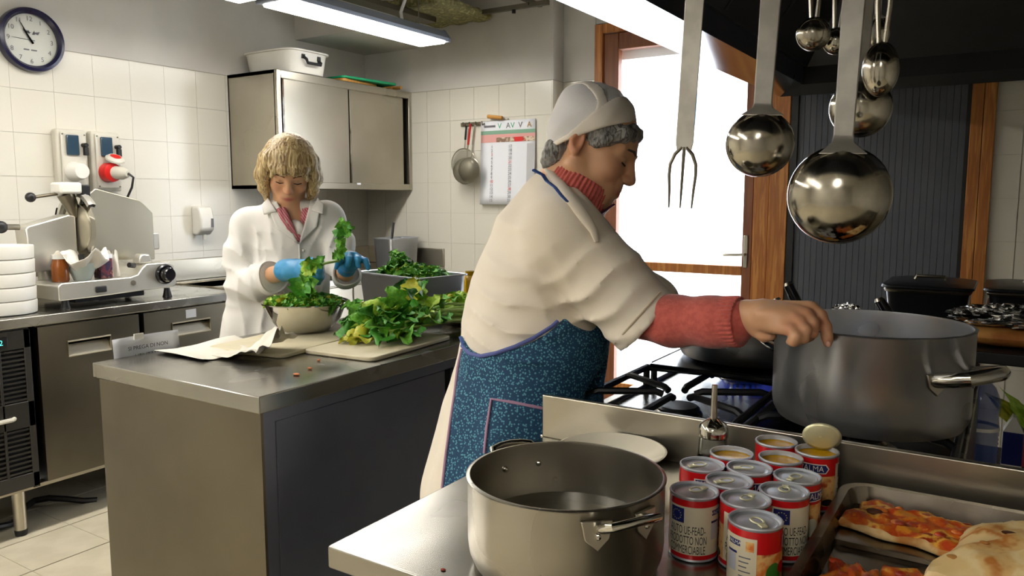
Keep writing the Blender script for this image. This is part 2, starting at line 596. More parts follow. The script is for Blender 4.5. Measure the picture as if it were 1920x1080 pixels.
def hand(a, ln, w):
    dy, dz = math.sin(a), math.cos(a)
    q = lambda l, s: (FX + .004, CY + l * dy + s * dz, CZ + l * dz - s * dy)
    return MB().add([q(-.018, -w), q(-.018, w), q(ln * .8, w * .7), q(ln, 0), q(ln * .8, -w * .7)], [(0, 1, 2, 3, 4)])


obj('hour_hand', hand(R(-33), .06, .005), 'ink', t, thick=.001)
obj('minute_hand', hand(R(-29), .098, .003), 'ink', t, thick=.001)
obj('second_hand', hand(R(-88), .09, .0012), 'ink_grey', t, thick=.001)
obj('emblem', MB().add([(FX + .0005, CY - .004 + .03 * math.cos(k * 1.9) * (k % 3) / 2, CZ + .036 + .008 * math.sin(k * 2.7)) for k in range(9)], [(0, 1, 2), (3, 4, 5), (6, 7, 8)])
    .add([(FX + .0006, CY + .012, CZ + .036), (FX + .0006, CY + .045, CZ + .044), (FX + .0006, CY + .035, CZ + .028)], [(0, 1, 2)])
    .add([(FX + .0006, CY + .008, CZ + .026), (FX + .0006, CY + .02, CZ + .048), (FX + .0006, CY + .022, CZ + .027)], [(0, 1, 2)]), 'ink_grey', fc)
for (a, b) in ((-.032, -.008), (.0, .026)):
    obj('small_print', MB().box(FX, FX + .0006, CY + a, CY + b, CZ - .048, CZ - .042), 'ink_grey', fc)

# ---------------------------------------------------------------- steel wall cabinet with things on top
cx0, cx1, cy0, cy1, cz0, cz1 = XW, -3.525, 3.06, YB, 1.42, 2.085
t = thing('wall_cabinet', 'stainless steel wall cabinet with two sliding doors above the sink', 'cabinet', (-3.74, 3.64, cz0))
obj('body', MB().box(cx0, cx1 - .02, cy0, cy0 + .015, cz0, cz1).box(cx0, cx1 - .02, cy1 - .015, cy1, cz0, cz1)
    .box(cx0, cx1 - .02, cy0, cy1, cz0, cz0 + .02).box(cx0, cx1 - .02, cy0, cy1, cz1 - .02, cz1).box(cx0, cx0 + .01, cy0, cy1, cz0, cz1), 'steel', t)
obj('frame_post', MB().box(cx1 - .03, cx1, cy0, cy0 + .03, cz0, cz1), 'steel', t, bevel=.003)
obj('frame_post', MB().box(cx1 - .03, cx1, cy1 - .03, cy1, cz0, cz1), 'steel', t, bevel=.003)
obj('frame_rail', MB().box(cx1 - .03, cx1, cy0 + .03, cy1 - .03, cz1 - .045, cz1), 'steel', t, bevel=.003)
obj('frame_rail', MB().box(cx1 - .03, cx1, cy0 + .03, cy1 - .03, cz0, cz0 + .04), 'steel', t, bevel=.003)
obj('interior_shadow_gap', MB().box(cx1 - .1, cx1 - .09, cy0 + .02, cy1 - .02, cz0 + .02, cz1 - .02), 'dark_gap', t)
for (a, b, xo) in ((cy0 + .05, 3.635, -.014), (3.655, cy1 - .06, -.026)):
    d = obj('sliding_door', MB().box(cx1 + xo - .012, cx1 + xo, a, b, cz0 + .036, cz1 - .042), 'steel', t, bevel=.003)
    obj('grip_edge', MB().box(cx1 + xo - .004, cx1 + xo + .004, a - .004, a + .008, cz0 + .04, cz1 - .046), 'steel_polished', d)
obj('sticker', MB().box(cx1 - .001, cx1 + .001, 3.68, 3.715, cz0 + .03, cz0 + .042), 'paper_white', t)

t = thing('plastic_tub', 'white plastic storage tub with a dark carry handle on the steel cabinet', 'tub', (-3.68, 3.2, cz1))
TW, TL = .17, .20          # half sizes in y and x at the rim


def tub(u, v):
    a = 2 * PI * u
    e = 5
    c, s = math.cos(a), math.sin(a)
    k = (abs(c) ** e + abs(s) ** e) ** (-1 / e)
    prof = [(.0, .0), (.88, 0), (.9, .004), (.985, .118), (1.05, .12), (1.05, .128), (.985, .13), (.955, .128), (.86, .012), (0, .012)]
    i = min(int(v * 9 + 1e-6), 9)
    rr, z = prof[i]
    return (-3.705 + TL * rr * k * c, 3.295 + TW * rr * k * s, cz1 + .001 + z)


TL, TW = .215, .165
obj('tub_body', MB().surf(tub, 64, 10, cu=True), 'white_plastic', t, sharp=50)
hy = 3.295
obj('handle', MB().tube([(-3.705 + TL * .95, hy - .06, cz1 + .095), (-3.705 + TL * 1.02 + .012, hy - .055, cz1 + .075), (-3.705 + TL * 1.02 + .016, hy - .05, cz1 + .055),
                         (-3.705 + TL * 1.02 + .016, hy + .05, cz1 + .055), (-3.705 + TL * 1.02 + .012, hy + .055, cz1 + .065), (-3.705 + TL * .95, hy + .06, cz1 + .08)], .009, 8), 'ink', t)
for s in (-1, 1):
    obj('handle_socket', MB().box(-3.705 + TL * .94, -3.705 + TL * .99, hy + s * .06 - .012, hy + s * .06 + .012, cz1 + .08, cz1 + .105), 'black', t)


def slab_board(name, lb, m, c, lx, ly, h, rz, hole=True, grp=None):
    t = thing(name, lb, 'cutting board', c, rz, grp)
    pts = []
    rr = .025
    for (sx, sy, a0) in ((1, 1, 0), (-1, 1, 90), (-1, -1, 180), (1, -1, 270)):
        for k in range(5):
            a = R(a0 + k * 22.5)
            pts.append((sx * (lx / 2 - rr) + rr * math.cos(a), sy * (ly / 2 - rr) + rr * math.sin(a)))
    obj('slab', MB().prism(pts, 0, h, U=(1, 0, 0), W=(0, 1, 0), D=(0, 0, 1)), m, t, bevel=.003, local=True)
    return t


slab_board('wooden_board', 'brown wooden board lying under the green board on the cabinet', 'board_wood', (-3.66, 3.75, cz1 + .001), .24, .34, .018, R(4))
slab_board('cutting_board', 'green plastic cutting board on top of the steel cabinet', 'green_board', (-3.64, 3.82, cz1 + .020), .28, .46, .014, R(-5))
t = thing('rolling_pin', 'short pale wooden pin end lying on the cabinet beside the pier wall', 'rolling pin', (-3.6, 4.12, cz1))
obj('roller', MB().tube([(-3.85, 4.13, cz1 + .021), (-3.6, 4.13, cz1 + .021)], .02, 14), 'board_wood', t)
obj('grip', MB().tube([(-3.6, 4.13, cz1 + .021), (-3.53, 4.13, cz1 + .021)], [.011, .012], 10), 'board_wood', t)

# ---------------------------------------------------------------- sockets and soap dispenser on the tiles
mat('smoked', '#2f4454', .12)


def socket_box(yc, lb, red):
    z0 = 1.40
    t = thing('socket_box', lb, 'socket box', (XW, yc, z0))
    obj('housing', MB().box(XW, XW + .05, yc - .075, yc + .075, z0, z0 + .30), 'grey_plastic', t, bevel=.012, seg=3)
    obj('cover', MB().box(XW + .05, XW + .062, yc - .06, yc + .062, z0 + .015, z0 + .285), 'grey_plastic', t, bevel=.006)
    obj('flap_window', MB().box(XW + .062, XW + .075, yc - .038, yc + .022, z0 + .175, z0 + .272), 'smoked', t, bevel=.005)
    obj('interlock_knob', MB().tube([(XW + .06, yc + .046, z0 + .225), (XW + .095, yc + .046, z0 + .225)], .011, 12)
        .box(XW + .075, XW + .095, yc + .036, yc + .056, z0 + .175, z0 + .215), 'black', t, bevel=.002)
    for (a, b) in ((-.052, .275), (.055, .275), (-.052, .025), (.055, .025)):
        obj('screw', MB().tube([(XW + .06, yc + a, z0 + b), (XW + .065, yc + a, z0 + b)], .004, 8), 'steel_dark', t)
    T = Matrix.Translation((XW + .06, yc - .005, z0 + .095)) @ Matrix.Rotation(R(90), 4, 'Y')
    if red:
        obj('socket_ring', MB().lathe([(0, .055), (.03, .055), (.046, .05), (.05, .02), (.05, 0)], n=28, T=T), 'red_plastic', t)
        lid = obj('socket_lid', MB().lathe([(0, .02), (.032, .02), (.045, .008), (.046, 0), (0, 0)], n=28,
                                            T=Matrix.Translation((XW + .10, yc + .012, z0 + .158)) @ Matrix.Rotation(R(28), 4, 'Y')), 'grey_plastic', t)
        obj('lid_mark', MB().lathe([(0, .0215), (.026, .0205)], n=20, T=Matrix.Translation((XW + .10, yc + .012, z0 + .158)) @ Matrix.Rotation(R(28), 4, 'Y')), 'red_plastic', lid)
        obj('plug', MB().tube([(XW + .10, yc + .005, z0 + .095), (XW + .15, yc + .02, z0 + .09), (XW + .18, yc + .03, z0 + .088)], [.034, .032, .018], 14), 'grey_plastic', t)
        obj('cable', MB().tube([(XW + .18, yc + .03, z0 + .09), (XW + .2, yc + .045, z0 + .07), (XW + .19, yc + .04, z0 + .02), (XW + .17, yc + .02, z0 - .04),
                                (XW + .15, yc, z0 - .12), (XW + .14, yc, z0 - .3)], .006, 8), 'black', t)
    else:
        obj('socket_cap', MB().lathe([(0, .075), (.034, .075), (.038, .07), (.048, 0)], n=24, T=T), 'white_plastic', t)
    return t


socket_box(2.10, 'pale socket box with a white capped outlet, left one above the slicer', False)
socket_box(2.27, 'pale socket box with red socket ring and plugged-in black cable', True)
# soap dispenser
t = thing('soap_dispenser', 'small white soap dispenser fixed to the tiled wall right of the slicer', 'dispenser', (XW, 2.82, 1.16))
obj('housing', MB().prism([(0, .0), (.05, .0), (.085, .03), (.09, .09), (.075, .15), (.06, .165), (0, .165)], -.045, .045,
                          O=(XW, 2.82, 1.155), U=(1, 0, 0), W=(0, 0, 1), D=(0, 1, 0)), 'white_plastic', t, bevel=.012, seg=3)
obj('window', MB().box(XW + .085, XW + .094, 2.84, 2.853, 1.2, 1.25), 'ink_grey', t)
obj('nozzle', MB().tube([(XW + .05, 2.82, 1.158), (XW + .05, 2.82, 1.13)], .009, 10), 'grey_plastic', t)

# ---------------------------------------------------------------- left run: worktop and its units
FX0 = -3.25
t = thing('worktop', 'long stainless steel worktop with upstand and sink along the clock wall', 'worktop', (-3.6, 2.6, .86))
sy0, sy1, sx0, sx1 = 2.56, 3.14, -3.82, -3.38
obj('slab', MB().box(XW + .002, FX0, .9, sy0, .86, .9).box(XW, FX0, sy1, YB, .86, .9).box(XW, sx0, sy0, sy1, .86, .9).box(sx1, FX0, sy0, sy1, .86, .9), 'steel_top', t, bevel=.004)
obj('upstand', MB().box(XW, XW + .016, .9, YB, .9, 1.022).box(XW, FX0, YB - .016, YB, .9, 1.022), 'steel', t, bevel=.004)
obj('sink_basin', MB().box(sx0, sx1, sy0, sy1, .68, .684).box(sx0 - .003, sx0, sy0, sy1, .68, .9).box(sx1, sx1 + .003, sy0, sy1, .68, .9)
    .box(sx0, sx1, sy0 - .003, sy0, .68, .9).box(sx0, sx1, sy1, sy1 + .003, .68, .9), 'steel', t)
obj('drain_rim', MB().tube([(sx0, sy0, .903), (sx1, sy0, .903), (sx1, sy1, .903), (sx0, sy1, .903)], .006, 6, closed=True), 'steel', t)

mat('unit_dark', '#4c4a47', .4, .85, rvar=.06, vscale=4)
t = thing('compressor_unit', 'dark grille-fronted compressor unit at the far left of the worktop', 'refrigeration unit', (-3.6, 1.25, 0))
UX = -3.272
obj('body', MB().box(XW + .02, UX - .012, .95, 1.545, .2, .858), 'unit_dark', t)
obj('front_frame', MB().box(UX - .012, UX, .95, 1.545, .775, .85).box(UX - .012, UX, .95, 1.545, .455, .56).box(UX - .012, UX, .95, 1.545, .205, .265)
    .box(UX - .012, UX, 1.52, 1.545, .2, .85).box(UX - .012, UX, 1.425, 1.435, .26, .78).box(UX - .012, UX, 1.33, 1.34, .26, .78), 'unit_dark', t, bevel=.002)
for (a, b) in ((.56, .775), (.265, .455)):
    n = int((b - a) / .0175)
    for k in range(n):
        z = a + (k + .5) * (b - a) / n
        obj('grille_slat', MB().box(UX - .011, UX - .003, 1.0, 1.52, z - .004, z + .004), 'unit_dark', t)
obj('grille_recess', MB().box(UX - .0125, UX - .0115, 1.0, 1.52, .26, .78), 'dark_gap', t)
obj('pull', MB().tube([(UX, 1.33, .5), (UX + .012, 1.34, .5), (UX + .012, 1.455, .5), (UX, 1.465, .5)], .009, 8), 'grey_plastic', t)
dsp = obj('display', MB().box(UX, UX + .006, 1.36, 1.46, .785, .83), 'black_gloss', t, bevel=.002)
mat('led', '#59e0d0', .4, emit=1.5)
obj('digits', put_text('-2', .03, (UX + .0062, 1.43, .808), yv, zv), 'led', dsp)


def unit(name, lb, y0, y1, rec, mdoor, sticker=None):
    t = thing(name, lb, 'cabinet', (-3.6, (y0 + y1) / 2, 0))
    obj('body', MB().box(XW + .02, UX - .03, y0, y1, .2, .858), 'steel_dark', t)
    a, b, c, d = rec
    dr = obj('door', MB().box(UX - .03, UX, y0, a, .21, .85).box(UX - .03, UX, b, y1, .21, .85).box(UX - .03, UX, a, b, .21, c).box(UX - .03, UX, a, b, d, .85), mdoor, t, smooth=False)
    obj('handle_recess', MB().box(UX - .04, UX - .03, a, b, c, d), 'dark_gap', dr)
    obj('handle_lip', MB().prism([(0, 0), (.028, 0), (.004, .045), (0, .045)], a, b, O=(UX - .03, 0, c), U=(1, 0, 0), W=(0, 0, 1), D=(0, 1, 0)), 'steel', dr)
    obj('recess_frame', MB().tube([(UX + .001, a, c), (UX + .001, b, c), (UX + .001, b, d), (UX + .001, a, d)], .004, 6, closed=True), 'steel', dr)
    if sticker:
        obj('sticker', MB().box(UX, UX + .001, *sticker), 'paper_white', dr)
    return t


unit('refrigerator_cabinet', 'steel refrigerator door with recessed handle next to the grille unit', 1.575, 2.008, (1.69, 1.873, .713, .775), 'steel_dark')
unit('drawer_cabinet', 'steel drawer unit with recessed handle and white sticker behind the notice', 2.032, 2.47, (2.17, 2.375, .725, .785), 'steel_dark', (2.245, 2.30, .80, .84))
t = thing('sink_cabinet', 'plain steel cabinet under the sink by the room corner', 'cabinet', (-3.6, 3.4, 0))
obj('body', MB().box(XW + .02, UX - .012, 2.49, 4.2, .1, .858), 'steel', t)
for (a, b) in ((2.5, 2.92), (2.93, 3.36), (3.37, 4.19)):
    obj('panel', MB().box(UX - .012, UX, a, b, .12, .85), 'steel', t, bevel=.003)
t = thing('counter_leg_frame', 'steel feet frame carrying the refrigerated units of the clock wall', 'frame', (-3.6, 1.8, 0))
obj('bottom_rail', MB().box(UX - .05, UX - .005, .95, 2.48, .195, .21), 'steel', t)
for yy in (1.48, 2.4):
    for xx in (-3.32, -3.85):
        lg = obj('leg', MB().tube([(xx, yy, .03), (xx, yy, .197)], .024, 16), 'steel', t)
        obj('foot', MB().tube([(xx, yy, .004), (xx, yy, .03)], [.021, .024], 16), 'ink', lg)
t = thing('floor_cable', 'dark loose hose lying on the floor under the refrigerator door', 'hose', (-3.6, 1.6, 0))
obj('hose', MB().tube([(-3.5 + .09 * math.sin(k * .7), 1.35 + k * .045, .02 + .012 * math.sin(k)) for k in range(12)], .014, 8), 'black', t)

# ---------------------------------------------------------------- slicer
mat('slicer_alu', '#d6d3ca', .30, .75)
mat('slicer_plate', '#c2bca9', .33, .9, rvar=.05, vscale=3)
t = thing('meat_slicer', 'silver electric meat slicer with round blade on the steel worktop', 'meat slicer', (-3.5, 1.95, .9))
bx0, bx1 = -3.72, -3.335
# base: low front deck and raised right block with the knob
obj('base', MB().prism([(1.70, .938), (1.70, 1.0), (1.715, 1.012), (2.02, 1.012), (2.055, 1.02), (2.08, 1.05), (2.10, 1.066), (2.215, 1.066), (2.235, 1.05), (2.25, .965), (2.235, .95), (1.83, .938)], bx0, bx1,
                       O=(0, 0, 0), U=(0, 1, 0), W=(0, 0, 1), D=(1, 0, 0)), 'slicer_alu', t, bevel=.005, seg=2)
for (xx, yy) in ((bx1 - .03, 1.74), (bx0 + .03, 1.74), (bx1 - .03, 2.215), (bx0 + .03, 2.215)):
    obj('foot', MB().lathe([(.0, .0), (.022, 0), (.018, .012), (.012, .042), (0, .042)], c=(xx, yy, .9005), n=14), 'black', t)
obj('switch', MB().box(bx1 - .004, bx1 + .006, 1.855, 1.905, .957, .985), 'ink', t, bevel=.006)
obj('badge', MB().tube([(bx1, 2.03, .985), (bx1 + .003, 2.03, .985)], .012, 16), 'steel', t)
KT = Matrix.Translation((bx1, 2.185, 1.012)) @ Matrix.Rotation(R(90), 4, 'Y')
obj('thickness_dial', MB().lathe([(.046, -.002), (.046, .012), (.04, .018), (0, .018)], n=32, T=KT), 'black_gloss', t)
kn = obj('thickness_knob', MB().lathe([(.031, .018), (.03, .045), (.026, .05), (0, .05)], n=24, T=KT), 'black_gloss', t)
obj('knob_ring', MB().lathe([(.0345, .02), (.0345, .026), (.03, .027)], n=24, T=KT), 'steel_polished', kn)
# blade: disc seen at an angle, in a ring guard
BT = Matrix.Translation((-3.52, 1.90, 1.235)) @ Matrix.Rotation(R(90), 4, 'X')
obj('blade', MB().lathe([(0, .006), (.05, .008), (.1, .006), (.14, .0), (.10, -.006), (0, -.006)], n=48, T=BT), 'steel_polished', t)
obj('blade_guard', MB().lathe([(.142, -.016), (.16, -.016), (.165, .0), (.16, .016), (.142, .016), (.146, 0), (.142, -.016)], n=48, T=BT, a0=R(40), a1=R(265)), 'slicer_alu', t)
obj('blade_cover', MB().lathe([(0, .02), (.085, .018), (.105, .01), (.107, .004), (0, .004)], n=40, T=BT), 'slicer_plate', t)
obj('guard_edge', MB().lathe([(.166, -.02), (.176, -.014), (.176, .014), (.166, .02)], n=40, T=BT, a0=R(150), a1=R(235)), 'black', t)
# gauge plate
obj('gauge_plate', MB().prism([(1.925, 1.085), (1.925, 1.385), (1.955, 1.41), (2.165, 1.355), (2.225, 1.295), (2.225, 1.075)], -3.475, -3.462,
                              U=(0, 1, 0), W=(0, 0, 1), D=(1, 0, 0)), 'slicer_plate', t, bevel=.003)
obj('plate_bracket', MB().box(-3.5, -3.476, 2.2, 2.262, 1.12, 1.2), 'slicer_alu', t, bevel=.006)
# sharpener on top
obj('sharpener_cap', MB().box(-3.53, -3.44, 1.79, 1.885, 1.385, 1.435), 'white_plastic', t, bevel=.01)
obj('sharpener_body', MB().tube([(-3.5, 1.84, 1.385), (-3.5, 1.86, 1.34), (-3.5, 1.875, 1.28)], [.035, .03, .012], 12), 'steel_dark', t)
sh = obj('sharpener_lever', MB().tube([(-3.49, 1.7, 1.37), (-3.49, 1.8, 1.385)], .007, 8), 'steel_dark', t)
obj('lever_ball', MB().ball((-3.49, 1.69, 1.37), .021), 'black', sh)
obj('sharpener_clamp', MB().box(-3.47, -3.45, 1.885, 1.925, 1.34, 1.425), 'black', t, bevel=.005)
# carriage with pusher
obj('carriage', MB().prism([(1.675, 1.05), (1.66, 1.235), (1.67, 1.25), (1.84, 1.295), (1.872, 1.29), (1.872, 1.06)], -3.585, -3.485, U=(0, 1, 0), W=(0, 0, 1), D=(1, 0, 0)), 'slicer_alu', t, bevel=.008, seg=3)
hl = obj('push_handle', MB().tube([(-3.53, 1.655, 1.245), (-3.53, 1.60, 1.247)], .013, 10), 'steel', t)
obj('handle_knob', MB().ball((-3.53, 1.585, 1.247), (.022, .026, .026)), 'black', hl)
obj('carriage_rod', MB().tube([(-3.46, 1.872, 1.12), (-3.46, 1.88, .98)], .014, 10), 'black', t)
obj('carriage_stand', MB().tube([(-3.56, 1.76, 1.06), (-3.56, 1.78, 1.0)], [.03, .045], 12), 'slicer_alu', t)
obj('carriage_lock', MB().tube([(-3.37, 2.06, 1.06), (-3.36, 2.03, 1.065)], .012, 10), 'black', t)
obj('deck_slider', MB().prism([(2.08, 1.066), (2.085, 1.10), (2.10, 1.112), (2.135, 1.108), (2.15, 1.066)], -3.42, -3.36, U=(0, 1, 0), W=(0, 0, 1), D=(1, 0, 0)), 'slicer_alu', t, bevel=.008)
obj('motor_box', MB().box(-3.66, -3.40, 1.80, 2.12, .915, .94), 'ink', t)

# things on the slicer deck
dk = 1.0125
t = thing('glass_bowl', 'small pale glass bowl lined with white paper on the slicer', 'bowl', (-3.395, 1.835, dk))
mat('bowl_glass', '#cfdcd6', .12, alpha=.75)
obj('bowl', MB().lathe([(0, .003), (.03, .003), (.034, 0), (.036, .004), (.052, .045), (.056, .075), (.053, .075), (.048, .046), (.03, .01), (0, .01)], c=(-3.395, 1.835, dk), n=32), 'bowl_glass', t)


def crump(u, v, c=(-3.395, 1.835, dk + .07)):
    a = 2 * PI * u
    r = .012 + .078 * v
    return (c[0] + r * math.cos(a), c[1] + r * 1.25 * math.sin(a), c[2] - .03 + .066 * v ** 1.5 + .028 * v * math.sin(4 * a + 1) + .008 * math.sin(9 * a))


obj('paper_lining', MB().surf(crump, 40, 8, cu=True), 'paper', t, thick=.001)
t = thing('amber_jar', 'amber glass jar behind the paper-lined bowl on the slicer', 'jar', (-3.40, 1.745, dk))
obj('jar_glass', MB().lathe([(0, 0), (.03, 0), (.034, .006), (.034, .07), (.028, .085), (.026, .1), (.022, .1), (.022, .01), (0, .01)], c=(-3.40, 1.745, dk), n=24), 'amber', t)
obj('jar_lid', MB().lathe([(.03, 0), (.03, .018), (0, .018)], c=(-3.40, 1.745, dk + .098), n=24), 'white_plastic', t)
mat('packet_print', '#3a2f52', .4, var=['#7a3742', '#241f38', '#a4655a'], vscale=28)
t = thing('printed_packet', 'small printed food packet with dark picture standing on the slicer', 'packet', (-3.40, 1.935, dk))
obj('carton', MB().box(-3.43, -3.375, 1.905, 1.962, dk + .0005, dk + .105), 'packet_print', t, bevel=.003)
obj('top_band', MB().box(-3.4305, -3.3745, 1.9045, 1.9625, dk + .088, dk + .106), 'paper_white', t)
t = thing('plastic_bag', 'crumpled clear white bag beside the printed packet', 'bag', (-3.42, 1.99, dk))
obj('film', MB().surf(lambda u, v: (-3.43 + (.035 + .01 * math.sin(5 * 6.28 * u + 3 * v)) * math.cos(6.283 * u) * (1 - .35 * v), 1.992 + (.03 + .008 * math.sin(3 * 6.28 * u)) * math.sin(6.283 * u) * (1 - .35 * v),
                                    dk + .001 + .11 * v + .012 * v * math.sin(4 * 6.28 * u)), 28, 9, cu=True), 'paper', t)

# stack of white containers
t0 = None
for k in range(5):
    z = .9005 + k * .0555
    lb = ['bottom', 'second lowest', 'middle', 'second highest', 'topmost'][k] + ' white round container of the stack at the left picture edge'
    q = thing('round_container', lb, 'container', (-3.43, 1.53, z), 0, 'stacked white containers')
    obj('shell', MB().lathe([(0, .001), (.112, .001), (.116, .004), (.118, .051), (.1165, .0545), (.111, .0545), (.109, .05), (0, .048)], n=40), 'white_plastic', q, local=True)
# ---------------------------------------------------------------- island table
ix0, ix1, iy0, iy1 = -2.19, -1.476, 1.195, 2.80
t = thing('island_table', 'stainless steel island table with a closed body in the middle of the room', 'table', (-1.83, 2.0, 0))
obj('top', MB().box(ix0, ix1, iy0, iy1, .857, .9), 'steel_top', t, bevel=.003)
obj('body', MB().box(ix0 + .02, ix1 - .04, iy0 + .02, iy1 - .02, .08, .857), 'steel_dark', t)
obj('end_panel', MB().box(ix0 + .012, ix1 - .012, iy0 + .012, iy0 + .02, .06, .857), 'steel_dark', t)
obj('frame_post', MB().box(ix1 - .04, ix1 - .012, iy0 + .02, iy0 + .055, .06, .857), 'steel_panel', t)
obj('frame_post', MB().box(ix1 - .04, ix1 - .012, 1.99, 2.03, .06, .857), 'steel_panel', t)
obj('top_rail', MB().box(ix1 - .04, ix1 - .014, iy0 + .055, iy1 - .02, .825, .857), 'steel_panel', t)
for (a, b) in ((iy0 + .065, 1.945), (2.04, iy1 - .03)):
    obj('sliding_panel', MB().box(ix1 - .034, ix1 - .022, a, b, .08, .822), 'steel_panel', t, bevel=.003)
obj('dark_gap', MB().box(ix1 - .042, ix1 - .036, 1.94, 2.0, .08, .82), 'dark_gap', t)
obj('plinth', MB().box(ix0 + .06, ix1 - .06, iy0 + .06, iy1 - .06, 0.004, .08), 'black', t)

# paper notice hanging from the far edge
t = thing('paper_notice', 'white printed notice standing at the far edge of the island', 'notice', (-2.2, 1.37, .9))
nx = -2.198
yw = (np.array([0.0, 1, 0]), np.array([0, 0, 1.0]))
nt_ = obj('sheet', MB().surf(lambda u, v: (nx - .008 * math.sin(PI * u) + .006 * math.sin(PI * v), 1.262 + .215 * u, .80 + .155 * v), 10, 8), 'paper_white', t, thick=.0006)
obj('tape', MB().box(nx - .002, nx + .003, 1.33, 1.36, .945, .962), 'white_plastic', t)
obj('lettering', put_text('SI PREGA DI NON', .0165, (nx + .008, 1.37, .921), *yw), 'ink', nt_)
obj('lettering', put_text('UTILIZZARE', .0165, (nx + .008, 1.37, .896), *yw), 'ink', nt_)


# paper sheets
def sheet(name, lb, corners, amp, seed, z0=.9, fold=None):
    c = [np.array(q) for q in corners]
    r_ = random.Random(seed)
    ph = [r_.uniform(0, 6.28) for _ in range(8)]

    def fn(u, v):
        p = (c[0] * (1 - u) * (1 - v) + c[1] * u * (1 - v) + c[2] * u * v + c[3] * (1 - u) * v)
        z = amp * (.5 + .25 * math.sin(7 * u + ph[0]) * math.sin(5 * v + ph[1]) + .25 * math.sin(13 * u * v + 6 * v + ph[2]))
        x, y = p
        if fold: x, y, z = fold(u, v, x, y, z)
        return (x, y, z0 + .0015 + max(0, z))
    t = obj(name, MB().surf(fn, 36, 28), 'paper', thick=.001)
    return tag(t, lb, 'paper')


sheet('paper_sheet', 'large flat sheet of white kitchen paper on the island', [(-2.17, 1.375), (-1.93, 1.37), (-1.90, 1.66), (-2.16, 1.66)], .012, 3)


def crum(u, v, x, y, z):
    w = max(0.0, (u - .35)) * 1.4
    z += .055 * w * math.exp(-((v - .55) / .4) ** 2) * (1 + .35 * math.sin(9 * v + 4 * u)) + w * (.020 * abs(math.sin(7 * u + 5 * v)) + .016 * abs(math.sin(11 * v - 6 * u + 1)) + .010 * abs(math.sin(19 * u + 9 * v + 2)))
    x += .02 * w * math.sin(6 * v)
    y += .012 * w * math.sin(9 * u)
    return x, y, z


sheet('crumpled_paper', 'crumpled white paper napkin beside the salad bowl', [(-1.935, 1.405), (-1.765, 1.435), (-1.80, 1.61), (-2.0, 1.555)], .01, 9, .905, crum)

slab_board('cutting_board', 'cream cutting board under the salad bowl, left of the two', 'board_white', (-1.945, 1.70, .9005), .30, .40, .013, R(8))
slab_board('cutting_board', 'cream cutting board in front of the celery, right of the two', 'board_white', (-1.665, 1.83, .9005), .27, .42, .013, R(4))
for k, (x, y, s) in enumerate(((-1.575, 1.40, .012), (-1.60, 1.47, .008), (-1.66, 1.56, .007))):
    b = MB()
    b.ball((x, y, .9035), (s, s * .6, .003), 9, 5)
    tag(obj('food_scrap', b, mat('scrap%d' % k, '#b86a33', .6)), ['largest orange crumb at the near corner of the island', 'middle orange crumb on the island top', 'orange crumb nearest the cream board on the island'][k], 'crumb', 'crumbs on the island')


# ---------------------------------------------------------------- greens
def leaf_mesh(name, m, seed, lobes=3):
    """lobed celery leaf with a folded midrib, length 1 along +y"""
    r_ = random.Random(seed)
    n = 15
    V, F = [], []
    for i in range(n):
        s = i / (n - 1)
        w = .37 * (math.sin(PI * s ** .7) ** .6) * (1 + .24 * math.sin(s * PI * 2 * lobes + 1) + .10 * math.sin(s * 29 + seed)) + .01
        curl = .26 * math.sin(s * 2.6) - .30 * s * s
        for k in (-1, -.5, 0, .5, 1):
            V.append((k * w, s - .06 * abs(k), curl + .16 * abs(k) * (1 + .9 * math.sin(8 * s + k * 2.5 + seed)) - .03 * (k == 0)))
    for i in range(n - 1):
        for k in range(4):
            a = i * 5 + k
            F.append((a, a + 1, a + 6, a + 5))
    me = MB().add(V, F).mesh(name)
    me.shade_smooth()
    me.materials.append(MATS[m])
    return me


for nm, c0, c1 in (('leaf_a', '#4f9422', '#70b034'), ('leaf_b', '#377d22', '#4a952a'), ('leaf_c', '#92ba34', '#aecb45'), ('leaf_d', '#c6bf35', '#aab632'), ('leaf_e', '#24601f', '#357526')):
    mat(nm, c0, .5, var=c1, vscale=9, bump=.3, bscale=25)
mat('stalk', '#9fc058', .45, var='#bcd47e', vscale=9)
LEAF = [leaf_mesh('leaf', m, i, 2 + i % 3) for i, m in enumerate(('leaf_a', 'leaf_b', 'leaf_c', 'leaf_d', 'leaf_e', 'leaf_a', 'leaf_b'))]


def leaf_mat(p, d, up, s, wid=1.0):
    d = Vector(d).normalized()
    up = Vector(up)
    x = d.cross(up).normalized()
    z = x.cross(d)
    Mx = Matrix((x, d, z)).transposed().to_4x4()
    return Matrix.Translation(Vector(p)) @ Mx @ Matrix.Diagonal((s * wid, s, s, 1))


def add_leaf(parent, p, d, up, s, k=None, wid=1.0):
    me = LEAF[rnd.randrange(len(LEAF)) if k is None else k]
    return obj('leaf', me, None, parent, M=leaf_mat(p, d, up, s, wid))


